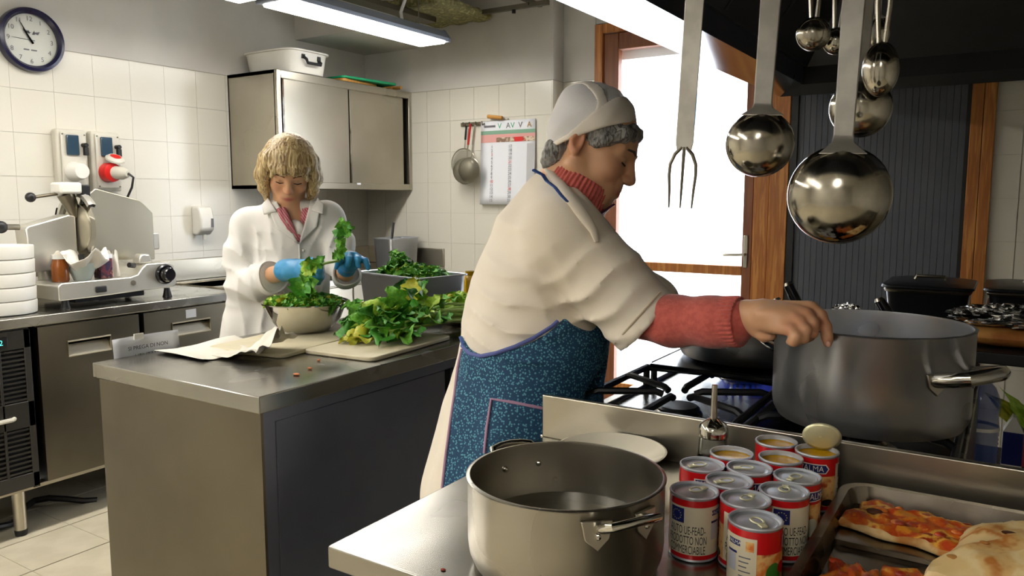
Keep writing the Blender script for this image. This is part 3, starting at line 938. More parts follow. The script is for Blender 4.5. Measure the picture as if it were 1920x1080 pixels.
# celery bunch: heads of leaves on the left, stalks running to the right / far end
cel = thing('celery_bunch', 'big bunch of green celery, leaves and stalks, on the right cutting board', 'celery', (-1.68, 1.98, .914))
root = np.array([-1.60, 2.30, .925])
for k in range(16):
    a = rnd.uniform(-.55, .35)
    r_ = rnd.Random if False else None
    tip = np.array([-1.755 + rnd.uniform(-.08, .11), 1.865 + rnd.uniform(-.05, .12), .93 + rnd.uniform(.0, .085)])
    st = root + np.array([rnd.uniform(-.06, .07), rnd.uniform(-.1, .05), rnd.uniform(0, .035)])
    mid = (tip + st) / 2 + np.array([rnd.uniform(-.03, .03), 0, rnd.uniform(.0, .04)])
    ctrl = [st, (st + mid) / 2 + np.array([0, 0, .005]), mid, (mid + tip) / 2 + np.array([0, 0, .01]), tip]
    obj('stalk', MB().tube(ctrl, [.006, .006, .005, .004, .0025], 6), 'stalk', cel)
    for q in range(8):
        f = .62 + .4 * q / 7
        p = mid * (1 - (f - .5) * 2) + tip * ((f - .5) * 2) if f < 1 else tip
        d = (tip - mid) / np.linalg.norm(tip - mid) + np.array([rnd.uniform(-1, 1), rnd.uniform(-.8, .8), rnd.uniform(-.35, .6)])
        add_leaf(cel, p, d, (rnd.uniform(-.6, .6), -.5 + rnd.uniform(-.5, .5), 1), rnd.uniform(.04, .068), k=rnd.choice((0, 0, 1, 1, 2, 4, 5, 6, 3 if q == 4 and k % 4 == 0 else 1)), wid=1.1)
# big showy outer leaves facing the room
for (p, d, s, k) in (((-1.74, 1.74, .93), (-.3, -.8, .15), .12, 3), ((-1.69, 1.76, .925), (.35, -.8, .2), .13, 1), ((-1.66, 1.80, .93), (.6, -.5, .1), .12, 0), ((-1.79, 1.78, .96), (-.5, -.5, .5), .11, 0),
                     ((-1.76, 1.80, 1.0), (-.6, -.3, .5), .11, 2), ((-1.73, 1.86, 1.02), (-.2, -.3, .8), .12, 0), ((-1.75, 1.95, 1.04), (.1, .1, 1), .11, 3), ((-1.79, 1.98, 1.02), (-.4, .2, 1), .13, 4),
                     ((-1.72, 1.83, .97), (.3, -.7, .3), .12, 0), ((-1.67, 1.87, .97), (.5, -.5, .3), .11, 1), ((-1.64, 1.93, .96), (.6, -.4, .3), .10, 0), ((-1.80, 1.74, .935), (-.7, -.5, .2), .11, 1),
                     ((-1.77, 1.72, .925), (-.5, -.8, .1), .10, 3), ((-1.68, 1.98, 1.0), (.4, -.1, .7), .10, 2), ((-1.70, 1.74, .95), (.0, -.7, .5), .12, 0), ((-1.75, 1.76, .98), (-.1, -.6, .6), .11, 6)):
    p = (p[0] + .055, p[1] + .07, p[2] - .012)
    add_leaf(cel, p, d, (.25, -.6, 1), s * .72, k, 1.2)
    add_leaf(cel, (p[0] + .02, p[1] + .03, p[2] + .008), (d[0] + .4, d[1] - .2, d[2] + .3), (.25, -.4, 1), s * .6, (k + 1) % 3, 1.2)
# front fan of bare stalks to the right
for k in range(18):
    s0 = np.array([-1.53 + rnd.uniform(-.06, .015), 2.34 + rnd.uniform(-.05, .05), .925 + rnd.uniform(0, .06)])
    s1 = np.array([-1.66 + rnd.uniform(-.05, .06), 1.86 + rnd.uniform(-.06, .12), .925 + rnd.uniform(0, .06)])
    m_ = (s0 + s1) / 2 + np.array([rnd.uniform(-.02, .02), 0, rnd.uniform(.0, .03)])
    obj('stalk', MB().tube([s0, (s0 + m_) / 2, m_, (m_ + s1) / 2, s1], [.006, .0055, .005, .004, .003], 6), 'stalk', cel)

# steel bowl of leaves
BC = (-2.02, 1.845, .914)
t = thing('mixing_bowl', 'polished steel mixing bowl heaped with chopped greens on the left board', 'bowl', BC)
obj('shell', MB().lathe([(0, .002), (.06, .002), (.066, 0), (.09, .012), (.118, .045), (.134, .085), (.139, .098), (.146, .1), (.146, .103), (.137, .101), (.13, .085), (.114, .047), (.086, .016), (0, .008)], c=BC, n=56), 'steel_polished', t)


def leaf_heap(name, lb, c, rx, ry, h, n, smin, smax, kinds, parent=None, seed=1):
    r_ = random.Random(seed)
    b = {}
    for i in range(n):
        a, q = r_.uniform(0, 2 * PI), math.sqrt(r_.random())
        p = (c[0] + rx * q * math.cos(a), c[1] + ry * q * math.sin(a), c[2] + h * (1 - q * q) * r_.uniform(.5, 1) - .006)
        me = LEAF[r_.choice(kinds)]
        M_ = leaf_mat(p, (r_.uniform(-1, 1), r_.uniform(-1, 1), r_.uniform(-.3, .9)), (r_.uniform(-.7, .7), r_.uniform(-.7, .7), 1), r_.uniform(smin, smax), 1.3)
        b.setdefault(me.materials[0].name, MB()).add([M_ @ v.co for v in me.vertices], [tuple(f.vertices) for f in me.polygons])
    mb, idx, mats = MB(), [], []
    for k, (mn, s) in enumerate(b.items()):
        mb.add(s.v, s.f)
        idx += [k] * len(s.f)
        mats.append(MATS[mn])
    me = mb.mesh(name)
    for m_ in mats: me.materials.append(m_)
    if len(me.polygons) == len(idx): me.polygons.foreach_set('material_index', idx)
    me.shade_smooth()
    o = bpy.data.objects.new(name, me)
    link(o, parent)
    return tag(o, lb, 'leaves', kind='stuff')


leaf_heap('chopped_greens', 'chopped celery leaves filling the polished mixing bowl', (BC[0], BC[1], BC[2] + .095), .122, .122, .028, 520, .018, .034, (0, 1, 2, 5, 6, 0, 3, 2), seed=5)

# deep pan of herbs, beyond the celery
PC = np.array([-2.06, 2.455, .9005])


def gn_pan(name, lb, c, lx, ly, h, rz, m='steel_pan'):
    t = thing(name, lb, 'pan', c, rz)
    r0 = .03

    def rr(lx, ly, rad, n=5):
        o = []
        for (sx, sy, a0) in ((1, 1, 0), (-1, 1, 90), (-1, -1, 180), (1, -1, 270)):
            for k in range(n):
                a = R(a0 + 90 * k / (n - 1))
                o.append((sx * (lx / 2 - rad) + rad * math.cos(a), sy * (ly / 2 - rad) + rad * math.sin(a)))
        return o
    rings = [(rr(lx * .86, ly * .84, r0), .001), (rr(lx * .87, ly * .86, r0), .004), (rr(lx * .95, ly * .94, r0), h - .004), (rr(lx * .97, ly * .96, r0), h), (rr(lx, ly, r0 * 1.2), h - .001),
             (rr(lx, ly, r0 * 1.2), h - .006), (rr(lx * .985, ly * .98, r0 * 1.2), h - .005)]
    inner = [(rr(lx * .935, ly * .925, r0), h - .003), (rr(lx * .86, ly * .845, r0), .006)]
    n = 20
    V, F = [], []
    for ring, z in rings[::-1][:0] + rings: V += [(a, b, z) for a, b in ring]
    for i in range(len(rings) - 1):
        for k in range(n): F.append((i * n + k, i * n + (k + 1) % n, (i + 1) * n + (k + 1) % n, (i + 1) * n + k))
    o = len(V)
    V += [(a, b, h) for a, b in rings[3][0]]
    for ring, z in inner: V += [(a, b, z) for a, b in ring]
    for i in range(2):
        for k in range(n): F.append((o + i * n + k, o + i * n + (k + 1) % n, o + (i + 1) * n + (k + 1) % n, o + (i + 1) * n + k))
    F.append(tuple(range(n)))
    F.append(tuple(range(o + 2 * n, o + 3 * n)))
    obj('pan_body', MB().add(V, F), m, t, local=True, fix=False, sharp=50)
    return t


gn_pan('gastronorm_pan', 'deep steel pan filled with fresh herbs behind the celery', tuple(PC), .43, .27, .165, R(-12))
hb = leaf_heap('fresh_herbs', 'fresh green herbs piled in the deep steel pan', (PC[0], PC[1], PC[2] + .15), .17, .10, .04, 380, .022, .045, (0, 1, 5, 6, 0, 4, 2), seed=8)
M22 = Matrix.Translation(Vector(PC)) @ Matrix.Rotation(R(-12), 4, 'Z') @ Matrix.Translation(-Vector(PC))
hb.matrix_basis = M22
h2 = leaf_heap('herb_sprig', 'upright leafy sprig sticking out of the herb pan', (PC[0] - .05, PC[1] - .02, PC[2] + .185), .035, .035, .06, 70, .022, .04, (0, 1, 5), seed=18)
gn_pan('deep_pan', 'empty tall steel pan with a spoon handle by the corner wall', (-3.50, 4.02, .9005), .18, .31, .20, R(0))
t = thing('kitchen_spoon', 'dark spoon handle standing up in the tall corner pan', 'spoon', (-3.5, 4.05, .91))
obj('shaft', MB().tube([(-3.49, 3.93, .912), (-3.505, 4.0, 1.2)], .008, 8), 'black', t)
obj('spoon_head', MB().ball((-3.487, 3.92, .93), (.02, .006, .02)), 'steel', t)
t = thing('steel_lid', 'flat steel lid resting on the worktop behind the herb pan', 'lid', (-3.4, 3.75, .9))
obj('plate', MB().box(-3.6, -3.28, 3.4, 3.78, .9005, .906), 'steel', t, bevel=.002)
obj('knob', MB().lathe([(0, .03), (.012, .028), (.014, .02), (.006, .01), (.008, 0)], c=(-3.44, 3.6, .906), n=14), 'black', t)

# dark small pan of celery hearts, yellow oil jar
DC = (-1.722, 2.325, .9005)
t = thing('small_pan', 'small dark steel bowl full of pale celery tips at the island end', 'bowl', DC)
obj('shell', MB().lathe([(0, .0), (.054, .0), (.064, .01), (.072, .06), (.078, .062), (.078, .065), (.07, .064), (.06, .012), (0, .006)], c=DC, n=40), 'steel_dark', t)
leaf_heap('celery_tips', 'pale yellow-green celery tips heaped in the small dark bowl', (DC[0], DC[1], DC[2] + .06), .072, .072, .055, 240, .02, .036, (2, 2, 3, 0, 2), seed=12)
t = thing('oil_jar', 'yellow glass jar at the far end of the island behind the cook', 'jar', (-1.965, 2.74, .9))
obj('jar_glass', MB().lathe([(0, 0), (.028, 0), (.031, .006), (.031, .12), (.028, .128), (.02, .135), (0, .135)], c=(-1.965, 2.74, .9005), n=24), 'yellow_glass', t)
obj('jar_lid', MB().lathe([(.024, 0), (.024, .018), (0, .02)], c=(-1.965, 2.74, .9005 + .134), n=20), 'yellow_glass', t)

# ---------------------------------------------------------------- strainers and calendar on the back wall
t = thing('hook_rail', 'small hook rail with knobs on the tiled back wall', 'hook rail', (-2.98, YB, 1.84))
RZ = 1.845
obj('bar', MB().box(-3.10, -2.72, YB - .012, YB, RZ - .012, RZ + .012), 'steel_dark', t, bevel=.003)
for k in range(4):
    obj('hook', MB().tube([(-3.06 + k * .05, YB - .01, RZ), (-3.06 + k * .05, YB - .035, RZ - .012), (-3.06 + k * .05, YB - .04, RZ + .012)], .004, 6), 'steel_dark', t)
obj('wooden_peg', MB().tube([(-2.87, YB - .03, RZ + .04), (-2.76, YB - .03, RZ + .025)], .012, 8), 'board_wood', t)
mat('mesh_wire', '#8b8672', .5, .6, alpha=.45)
mat('mesh_dense', '#7d7868', .5, .6, alpha=.72)


def strainer(lb, x, z, r, hx, hz, yo, hm, deep):
    t = thing('strainer', lb, 'strainer', (x, YB - yo, z), 0, 'strainers on the hook rail')
    T = Matrix.Translation((x, YB - yo, z)) @ Matrix.Rotation(R(90), 4, 'X')
    obj('ring', MB().lathe([(r, -.003), (r + .004, 0), (r, .003), (r - .003, 0), (r, -.003)], n=36, T=T), 'steel', t)
    obj('mesh_basket', MB().lathe([(r, 0), (r * .95, deep * .4), (r * .75, deep * .75), (r * .4, deep * .96), (0, deep)], n=28, T=T), 'mesh_dense' if deep > .03 else 'mesh_wire', t)
    d = np.array([hx - x, 0, hz - z])
    d /= np.linalg.norm(d)
    a = np.array([x, YB - yo, z]) + d * r
    b = np.array([hx, YB - yo, hz])
    obj('wire_stem', MB().tube([a, a + (b - a) * .4], .004, 6), 'steel', t)
    obj('handle', MB().tube([a + (b - a) * .4, b], .009, 8, flat=.6), hm, t)


strainer('fine flat strainer with a black handle, leftmost on the hook rail', -3.065, 1.59, .098, -3.04, 1.83, .03, 'black', .02)
strainer('strainer with a red handle and deep mesh bowl', -3.03, 1.54, .082, -2.985, 1.84, .06, 'red_plastic', .07)
strainer('strainer with a steel wire handle beside the calendar', -2.965, 1.545, .078, -2.92, 1.83, .10, 'steel', .06)

t = thing('wall_calendar', 'wall calendar page with two date columns hung on the tiles', 'calendar', (-2.78, YB, 1.35))
cx0_, cx1_, cz0_, cz1_ = -2.935, -2.525, 1.325, 1.855
mat('cal_grey', '#b9b9bb', .8)
mat('cal_green', '#7ea58e', .8)
mat('cal_pink', '#d9a09b', .8)
mat('cal_photo', '#b9a48e', .7, var=['#7e5f50', '#d8c8b0', '#a33a28'], vscale=16)
pg = obj('page', MB().surf(lambda u, v: (cx0_ + (cx1_ - cx0_) * u, YB - .012 - .02 * (1 - v) ** 2 - .004 * math.sin(PI * u), cz0_ + (cz1_ - cz0_) * v), 8, 10), 'paper_white', t, thick=.002)


def cal_patch(u0, u1, v0, v1, m, name, off=.0025):
    f = lambda u, v: (cx0_ + (cx1_ - cx0_) * u, YB - .012 - .02 * (1 - v) ** 2 - .004 * math.sin(PI * u) - off, cz0_ + (cz1_ - cz0_) * v)
    return obj(name, MB().surf(lambda a, b: f(u0 + (u1 - u0) * a, v0 + (v1 - v0) * b), 5, 3), m, pg)


cal_patch(0, 1, .84, .885, 'cal_green', 'green_band')
cal_patch(0, 1, .80, .84, 'cal_pink', 'pink_band')
cal_patch(0, .3, .745, .80, 'cal_pink', 'photo_strip')
cal_patch(.3, 1, .745, .80, 'cal_photo', 'photo_strip')
cal_patch(.63, .78, .745, .80, 'red_plastic', 'photo_strip', .003)
cal_patch(.86, 1, .02, .72, 'cal_grey', 'grey_margin')
for k, (u, s, m) in enumerate(((.36, 'V', 'green_board'), (.52, 'A', 'ink_grey'), (.60, 'V', 'green_board'), (.74, 'V', 'ink_grey'), (.9, 'A', 'board_wood'))):
    obj('title_letter', put_text(s, .05 if len(s) < 2 else .035, (cx0_ + (cx1_ - cx0_) * u, YB - .018, cz0_ + (cz1_ - cz0_) * .935), np.array([1.0, 0, 0]), np.array([0, 0, 1.0])), m, pg)
cal_patch(.07, .28, .925, .95, 'ink_grey', 'small_print', .003)
for u in (.22, .56):
    for k in range(15):
        v = .69 - k * .046
        obj('date', put_text(str(k + 1 + (16 if u > .5 else 0)), .026, (cx0_ + (cx1_ - cx0_) * u, YB - .0155 - .02 * (1 - v) ** 2 - .004, cz0_ + (cz1_ - cz0_) * v), np.array([1.0, 0, 0]), np.array([0, 0, 1.0])), 'red_plastic' if k % 7 == (2 if u < .5 else 4) else 'ink_grey', pg)
obj('hanging_pin', MB().ball((-2.73, YB - .008, 1.86), .008, 8, 5), 'steel', t)
# ---------------------------------------------------------------- cooking hood
hx0, hx1, hy0, hy1, hz = -1.045, .75, .25, 4.2, 1.885
t = thing('cooking_hood', 'large dark cooking hood with a steel rim over the stove', 'hood', ((hx0 + hx1) / 2, 2.2, hz))


def ringq(a, b):
    """quads between two rectangles given as (x0,x1,y0,y1,z)"""
    V = []
    for (x0, x1, y0, y1, z) in (a, b): V += [(x0, y0, z), (x1, y0, z), (x1, y1, z), (x0, y1, z)]
    return V, [(i, (i + 1) % 4, 4 + (i + 1) % 4, 4 + i) for i in range(4)]


o_ = (hx0, hx1, hy0, hy1)
i_ = (hx0 + .115, hx1 - .115, hy0 + .115, hy1 - .03)
Vq, Fq = ringq(o_ + (hz,), i_ + (hz + .05,))
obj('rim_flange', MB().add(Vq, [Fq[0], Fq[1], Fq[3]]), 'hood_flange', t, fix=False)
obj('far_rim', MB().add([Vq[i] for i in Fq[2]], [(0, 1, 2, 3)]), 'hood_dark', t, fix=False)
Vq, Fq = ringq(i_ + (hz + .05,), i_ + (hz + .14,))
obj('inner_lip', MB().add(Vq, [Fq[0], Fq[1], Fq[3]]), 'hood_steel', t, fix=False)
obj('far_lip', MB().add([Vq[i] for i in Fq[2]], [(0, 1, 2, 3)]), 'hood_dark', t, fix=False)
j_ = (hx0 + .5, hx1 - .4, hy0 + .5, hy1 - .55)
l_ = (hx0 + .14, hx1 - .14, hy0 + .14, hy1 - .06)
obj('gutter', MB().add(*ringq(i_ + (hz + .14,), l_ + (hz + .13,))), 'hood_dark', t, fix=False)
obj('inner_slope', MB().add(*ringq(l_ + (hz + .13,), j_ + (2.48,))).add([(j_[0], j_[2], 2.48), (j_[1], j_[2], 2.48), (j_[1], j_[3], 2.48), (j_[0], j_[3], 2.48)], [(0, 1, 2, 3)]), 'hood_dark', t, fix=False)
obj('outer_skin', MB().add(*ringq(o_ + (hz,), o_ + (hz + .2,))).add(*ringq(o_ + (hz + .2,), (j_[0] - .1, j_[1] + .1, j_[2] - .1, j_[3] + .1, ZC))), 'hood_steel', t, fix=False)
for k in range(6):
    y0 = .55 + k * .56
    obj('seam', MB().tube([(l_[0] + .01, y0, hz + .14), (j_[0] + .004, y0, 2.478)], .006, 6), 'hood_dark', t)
RY = 1.05
t = thing('utensil_rail', 'steel rail under the hood from which the ladles hang', 'rail', (-.1, RY, 1.80))
obj('bar', MB().tube([(hx0 + .03, RY, 1.80), (hx1 - .03, RY, 1.80)], .008, 10), 'steel', t)
obj('bar', MB().tube([(hx0 + .03, 1.33, 1.80), (hx1 - .03, 1.33, 1.80)], .008, 10), 'steel', t)
for xx in (-.9, .6):
    for yy in (RY, 1.33):
        obj('hanger', MB().tube([(xx, yy, 1.80), (xx, yy, 2.2)], .006, 8), 'steel', t)


def frame_at(c, az, tilt=0.0, roll=0.0):
    """local +z up the handle, local -y towards the viewer"""
    return Matrix.Translation(Vector(c)) @ Matrix.Rotation(az, 4, 'Z') @ Matrix.Rotation(roll, 4, 'Y') @ Matrix.Rotation(tilt, 4, 'X')


def ladle(lb, c, r, top, az, roll=0.0, hw=.011, depth=.8, oval=1.0, wire=False, kind='ladle', flip=False):
    """c: centre of bowl; back of the bowl faces the viewer"""
    t = thing(kind, lb, kind, c, 0, 'utensils hanging under the hood')
    M = frame_at(c, az, 0, roll)
    s = -1
    prof = []
    for k in range(11):
        a = PI / 2 * k / 10
        prof.append((r * math.sin(a), s * -depth * r * math.cos(a)))
    # lathe axis z -> local y (bulge towards -y)
    T = M @ Matrix.Diagonal((1, 1, oval, 1)) @ Matrix.Rotation(R(90), 4, 'X')
    if flip: prof = [(p, -z) for p, z in prof]
    prof2 = [(p * .97, z * .97) for p, z in prof[::-1]]
    b = MB().lathe(prof + prof2, n=40, T=T)
    bw = obj('bowl', b, 'steel_ladle', t, sharp=60)
    tz = (top - c[2])
    tz = tz / math.cos(roll)
    r1 = r * oval
    if wire:
        for sx in (-1, 1):
            obj('handle_wire', MB().tube([M @ Vector((sx * .004, -.002, r1 * .9)), M @ Vector((sx * .008, 0, r1 + .05)), M @ Vector((sx * .008, 0, tz))], .0035, 8), 'steel', t)
    else:
        def sec(z, w, th=.0025, y=0.0): return [M @ Vector(q) for q in ((-w, y - th, z), (w, y - th, z), (w, y + th, z), (-w, y + th, z))]
        rows = [sec(r1 * .80, hw * 2.4, .002, -r * .42), sec(r1 * .93, hw * 1.7, .0025, -r * .3), sec(r1 * 1.04, hw * 1.15, .003, -r * .14), sec(r1 * 1.2, hw, .003, -.002), sec(tz - .01, hw * 1.25), sec(tz, hw * .9)]
        V = [p for q in rows for p in q]
        F = [(i * 4 + k, i * 4 + (k + 1) % 4, i * 4 + 4 + (k + 1) % 4, i * 4 + 4 + k) for i in range(5) for k in range(4)] + [(0, 1, 2, 3), (20, 21, 22, 23)]
        obj('handle', MB().add(V, F), 'steel_handle', t, bevel=.0015)
    obj('hook', MB().tube([M @ Vector((0, .0, tz - .004)), M @ Vector((0, -.004, tz + .02)), M @ Vector((0, .006, tz + .034)), M @ Vector((0, .02, tz + .026))], .004, 8), 'steel', t)
    return t


AZ = R(22)
ladle('largest steel ladle hanging in front, its round back to the room', (-.181, 1.03, 1.373), .0605, 1.79, R(12), R(1.5), .0115)
ladle('medium steel ladle hanging between the fork and the largest ladle', (-.285, RY, 1.44), .0435, 1.79, R(16), R(2.2), .0115)
ladle('small round ladle hanging high at the left of the rear row', (-.283, 1.33, 1.627), .0265, 1.80, R(14), 0, .006, wire=True)
ladle('second small ladle half hidden behind the small round ladle', (-.254, 1.36, 1.618), .0215, 1.80, R(14), R(2), .005, wire=True)
ladle('ladle hanging behind the largest ladle with a tubular handle', (-.207, 1.32, 1.507), .0455, 1.80, R(8), R(1), .008)
ladle('small spoon hanging between the rear ladle and the oval spoon', (-.195, 1.36, 1.625), .019, 1.80, R(8), 0, .005, oval=1.3, kind='spoon')
ladle('oval serving spoon with a double wire handle at the right of the rear row', (-.176, 1.28, 1.557), .0255, 1.79, R(4), 0, .006, oval=1.55, wire=True, kind='spoon')
# roasting fork
c = (-.385, RY, 1.385)
t = thing('roasting_fork', 'long three-pronged fork hanging before the bright door', 'fork', c, 0, 'utensils hanging under the hood')
M = frame_at((-.3885, RY, 1.435), R(18), 0, R(2.6))
tz = .36
V = []
for z, w in ((.0, .010), (.01, .012), (.2, .0125), (tz, .0135)):
    V += [M @ Vector(q) for q in ((-w, -.002, z), (w, -.002, z), (w, .002, z), (-w, .002, z))]
obj('handle', MB().add(V, [(i * 4 + k, i * 4 + (k + 1) % 4, i * 4 + 4 + (k + 1) % 4, i * 4 + 4 + k) for i in range(3) for k in range(4)] + [(0, 1, 2, 3), (12, 13, 14, 15)]), 'steel_handle', t, bevel=.001)
for s in (-1, 0, 1):
    obj('tine', MB().tube([M @ Vector(q) for q in ((s * .003, 0, .004), (s * .012, 0, -.006), (s * .0175, 0, -.02), (s * .018, .001, -.035), (s * .0165, .003, -.055), (s * .0155, .004, -.08))], [.0026, .0026, .0024, .0022, .002, .0012], 8), 'steel_dark', t)
obj('hook', MB().tube([M @ Vector((0, 0, tz - .004)), M @ Vector((0, -.004, tz + .015)), M @ Vector((0, .01, tz + .03))], .004, 8), 'steel', t)

# ---------------------------------------------------------------- near counter with upstand
kx0, kx1, ky0, ky1 = -.756, .8, .716, 1.304
t = thing('serving_counter', 'stainless steel counter in the foreground with a rear upstand', 'counter', (0, 1.0, 0))
obj('top', MB().box(kx0, kx1, ky0, ky1, .868, .9), 'steel_top', t, bevel=.003)
obj('upstand', MB().box(kx0, kx1, 1.292, ky1, .8995, .985), 'steel', t, bevel=.0025)
obj('body', MB().box(kx0 + .03, kx1, ky0 + .03, ky1 - .01, .1, .868), 'steel_dark', t)
for (a, b) in ((kx0 + .05, -.26), (-.25, .27), (.28, .78)):
    dd = obj('door', MB().box(a, b, ky0 + .018, ky0 + .03, .12, .85), 'steel_dark', t, bevel=.003)
    obj('pull', MB().tube([(a + .06, ky0 + .018, .8), (a + .06, ky0, .8), (a + .18, ky0, .8), (a + .18, ky0 + .018, .8)], .005, 8), 'steel', dd)
for xx in (kx0 + .07, .7):
    for yy in (ky0 + .08, ky1 - .08):
        obj('leg', MB().tube([(xx, yy, .004), (xx, yy, .1)], .02, 12), 'steel', t)
mat('food_red', '#8e2d12', .5)
tag(obj('sauce_drop', MB().ball((-.58, .745, .901), (.004, .003, .0012), 8, 4), 'food_red'), 'tiny dried red sauce drop near the counter corner', 'stain')

# ---------------------------------------------------------------- stove
vx0, vx1, vy0, vy1, vz = -.785, -.045, 1.312, 2.42, .885
t = thing('gas_stove', 'steel gas stove with black iron grates behind the counter upstand', 'stove', (-.4, 1.9, 0))
obj('body', MB().box(vx0, vx1, vy0, vy1, .12, vz - .02), 'steel_dark', t)
obj('top_deck', MB().box(vx0, vx1, vy0, vy1, vz - .02, vz), 'steel_top', t, bevel=.004)
obj('deck_rim', MB().box(vx0, vx0 + .025, vy0, vy1, vz, vz + .012).box(vx0 + .025, vx1, vy1 - .025, vy1, vz, vz + .012), 'steel', t, bevel=.003)
for k in range(4):
    kb = obj('control_knob', MB().lathe([(0, .035), (.02, .035), (.024, 0), (0, 0)], n=20, T=Matrix.Translation((vx0, 1.5 + k * .2, .8)) @ Matrix.Rotation(R(-90), 4, 'Y')), 'black', t)
for xx in (vx0 + .06, vx1 - .06):
    for yy in (vy0 + .06, vy1 - .06):
        obj('leg', MB().tube([(xx, yy, .004), (xx, yy, .12)], .025, 12), 'steel', t)
for (bx, by) in ((-.59, 1.60), (-.225, 1.60), (-.59, 2.10), (-.225, 2.10)):
    bu = obj('burner', MB().lathe([(.0, .024), (.045, .024), (.052, .018), (.052, .008), (.07, .006), (.075, 0), (0, 0)], c=(bx, by, vz), n=32), 'aluminium', t)
    obj('burner_cap', MB().lathe([(0, .034), (.04, .033), (.046, .028), (.046, .024), (0, .024)], c=(bx, by, vz), n=32), 'cast_iron', bu)
for bx in (-.59, -.225):
    for by in (1.60, 2.10):
        g = MB()
        w, d, z = .17, .225, .94
        g.tube([(bx - w, by - d, z), (bx + w, by - d, z), (bx + w, by + d, z), (bx - w, by + d, z)], .009, 8, closed=True)
        for (px_, py_) in ((-w, -d), (w, -d), (w, d), (-w, d)):
            g.tube([(bx + px_, by + py_, vz), (bx + px_, by + py_, z)], .009, 8)
        gr = obj('grate', g, 'cast_iron', t)
        for a in range(6):
            an = R(30 + 60 * a)
            ex, ey = math.cos(an), math.sin(an)
            sc = min(w / max(abs(ex), 1e-6), d / max(abs(ey), 1e-6))
            obj('grate_bar', MB().tube([(bx + ex * sc, by + ey * sc, z), (bx + ex * (sc - .02), by + ey * (sc - .02), z + .008), (bx + ex * .05, by + ey * .05, z + .008), (bx + ex * .035, by + ey * .035, z + .002)], .008, 8), 'cast_iron', gr)
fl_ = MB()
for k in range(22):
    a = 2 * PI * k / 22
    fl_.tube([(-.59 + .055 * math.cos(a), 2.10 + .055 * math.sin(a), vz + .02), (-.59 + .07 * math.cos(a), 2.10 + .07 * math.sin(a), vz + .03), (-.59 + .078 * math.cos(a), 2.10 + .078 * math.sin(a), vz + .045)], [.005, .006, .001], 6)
obj('glow_ring', fl_, 'glow_blue', t)  # glowing blue ring added to give the stove deck its blue reflections
# griddle plate with the wide pan on it
t = thing('griddle_plate', 'black square heat plate under the wide braising pan', 'plate', (-.52, 1.96, .955))
obj('plate', MB().box(-.72, -.33, 1.745, 2.17, .957, .969), 'enamel_black', t, bevel=.003)
WC = (-.535, 1.955, .9695)
t = thing('braising_pan', 'wide grey braising pan on the rear burner behind the reaching arm', 'pan', WC)
obj('pan_body', MB().lathe([(0, .001), (.14, .001), (.17, .008), (.182, .03), (.188, .06), (.189, .098), (.192, .1), (.186, .1), (.181, .06), (.160, .014), (0, .008)], c=WC, n=56), 'aluminium_worn', t)
obj('stew', MB().lathe([(0, .075), (.183, .075)], c=WC, n=40), mat('stew_brown', '#5a3a20', .35, var='#76502a', vscale=30, bump=.4, bscale=40), t)
for an in (R(-95), R(85)):
    e = np.array([math.cos(an), math.sin(an), 0])
    p = np.array([-e[1], e[0], 0])
    b = np.array(WC) + e * .187 + np.array([0, 0, .082])
    obj('handle', MB().tube([b - p * .035, b - p * .035 + e * .035 + np.array([0, 0, .015]), b + p * .035 + e * .035 + np.array([0, 0, .015]), b + p * .035], .006, 8), 'black', t)


# ---------------------------------------------------------------- pots
def pot(name, lb, c, r, h, ang, hz_, m, hl=.05, hout=.042, rod=.0075, water=None, rivets=True, wall=.004):
    t = thing(name, lb, 'pot', c)
    obj('shell', MB().lathe([(0, .0015), (r * .86, .0015), (r * .94, .006), (r * .985, .02), (r, .035), (r, h - .004), (r + .002, h - .001), (r, h), (r - wall, h), (r - wall - .0005, h - .004),
                             (r - wall, .035), (r * .95, .012), (r * .86, .006), (0, .006)], c=c, n=72), m, t)
    for an in (ang, ang + PI):
        e = np.array([math.cos(an), math.sin(an), 0])
        p = np.array([-e[1], e[0], 0])
        z = np.array([0, 0, 1.0])
        b = np.array(c) + z * hz_
        f = lambda s, o, dz: b + p * s + e * (math.sqrt(max(r * r - s * s, 0)) + o) + z * dz
        hd = obj('handle', MB().tube([f(-hl, .002, 0), f(-hl * 1.02, hout * .55, .006), f(-hl * .9, hout * .95, .012), f(-hl * .5, hout, .014), f(0, hout * 1.0, .015), f(hl * .5, hout, .014), f(hl * .9, hout * .95, .012),
                                       f(hl * 1.02, hout * .55, .006), f(hl, .002, 0)], rod, 12), 'steel_polished', t)
        for s in (-1, 1):
            q = [f(s * hl - .018, .001, .010), f(s * hl + .018, .001, .010), f(s * hl + .014, .001, -.012), f(s * hl, .001, -.026), f(s * hl - .014, .001, -.012)]
            q2 = [np.array(v) + e * .004 for v in q]
            obj('bracket', MB().add(q + q2, [(0, 1, 2, 3, 4), (5, 6, 7, 8, 9)] + [(i, (i + 1) % 5, 5 + (i + 1) % 5, 5 + i) for i in range(5)]), 'steel', hd, bevel=.001)
            if rivets:
                obj('rivet', MB().ball(f(s * hl, .005, -.008), .004, 8, 5), 'steel_polished', hd)
                obj('rivet', MB().ball(f(s * hl * .8, -wall - .001, -.008), .0045, 8, 5), 'steel_polished', hd)
    if water:
        obj('water', MB().lathe([(0, water), (r - wall - .0008, water)], c=c, n=56), 'water', t)
    return t


BP = (-.205, 1.545, .9605)
pot('stock_pot', 'big dented aluminium pot on the stove held by the cook', BP, .168, .182, R(-28), .112, 'aluminium_worn', hl=.052, hout=.052, rod=.0125)
SP = (-.463, .852, .9005)
pot('cooking_pot', 'shiny aluminium pot holding water on the near counter', SP, .126, .119, R(-30), .097, 'aluminium', hl=.034, hout=.03, rod=.0055, water=.045, wall=.003)

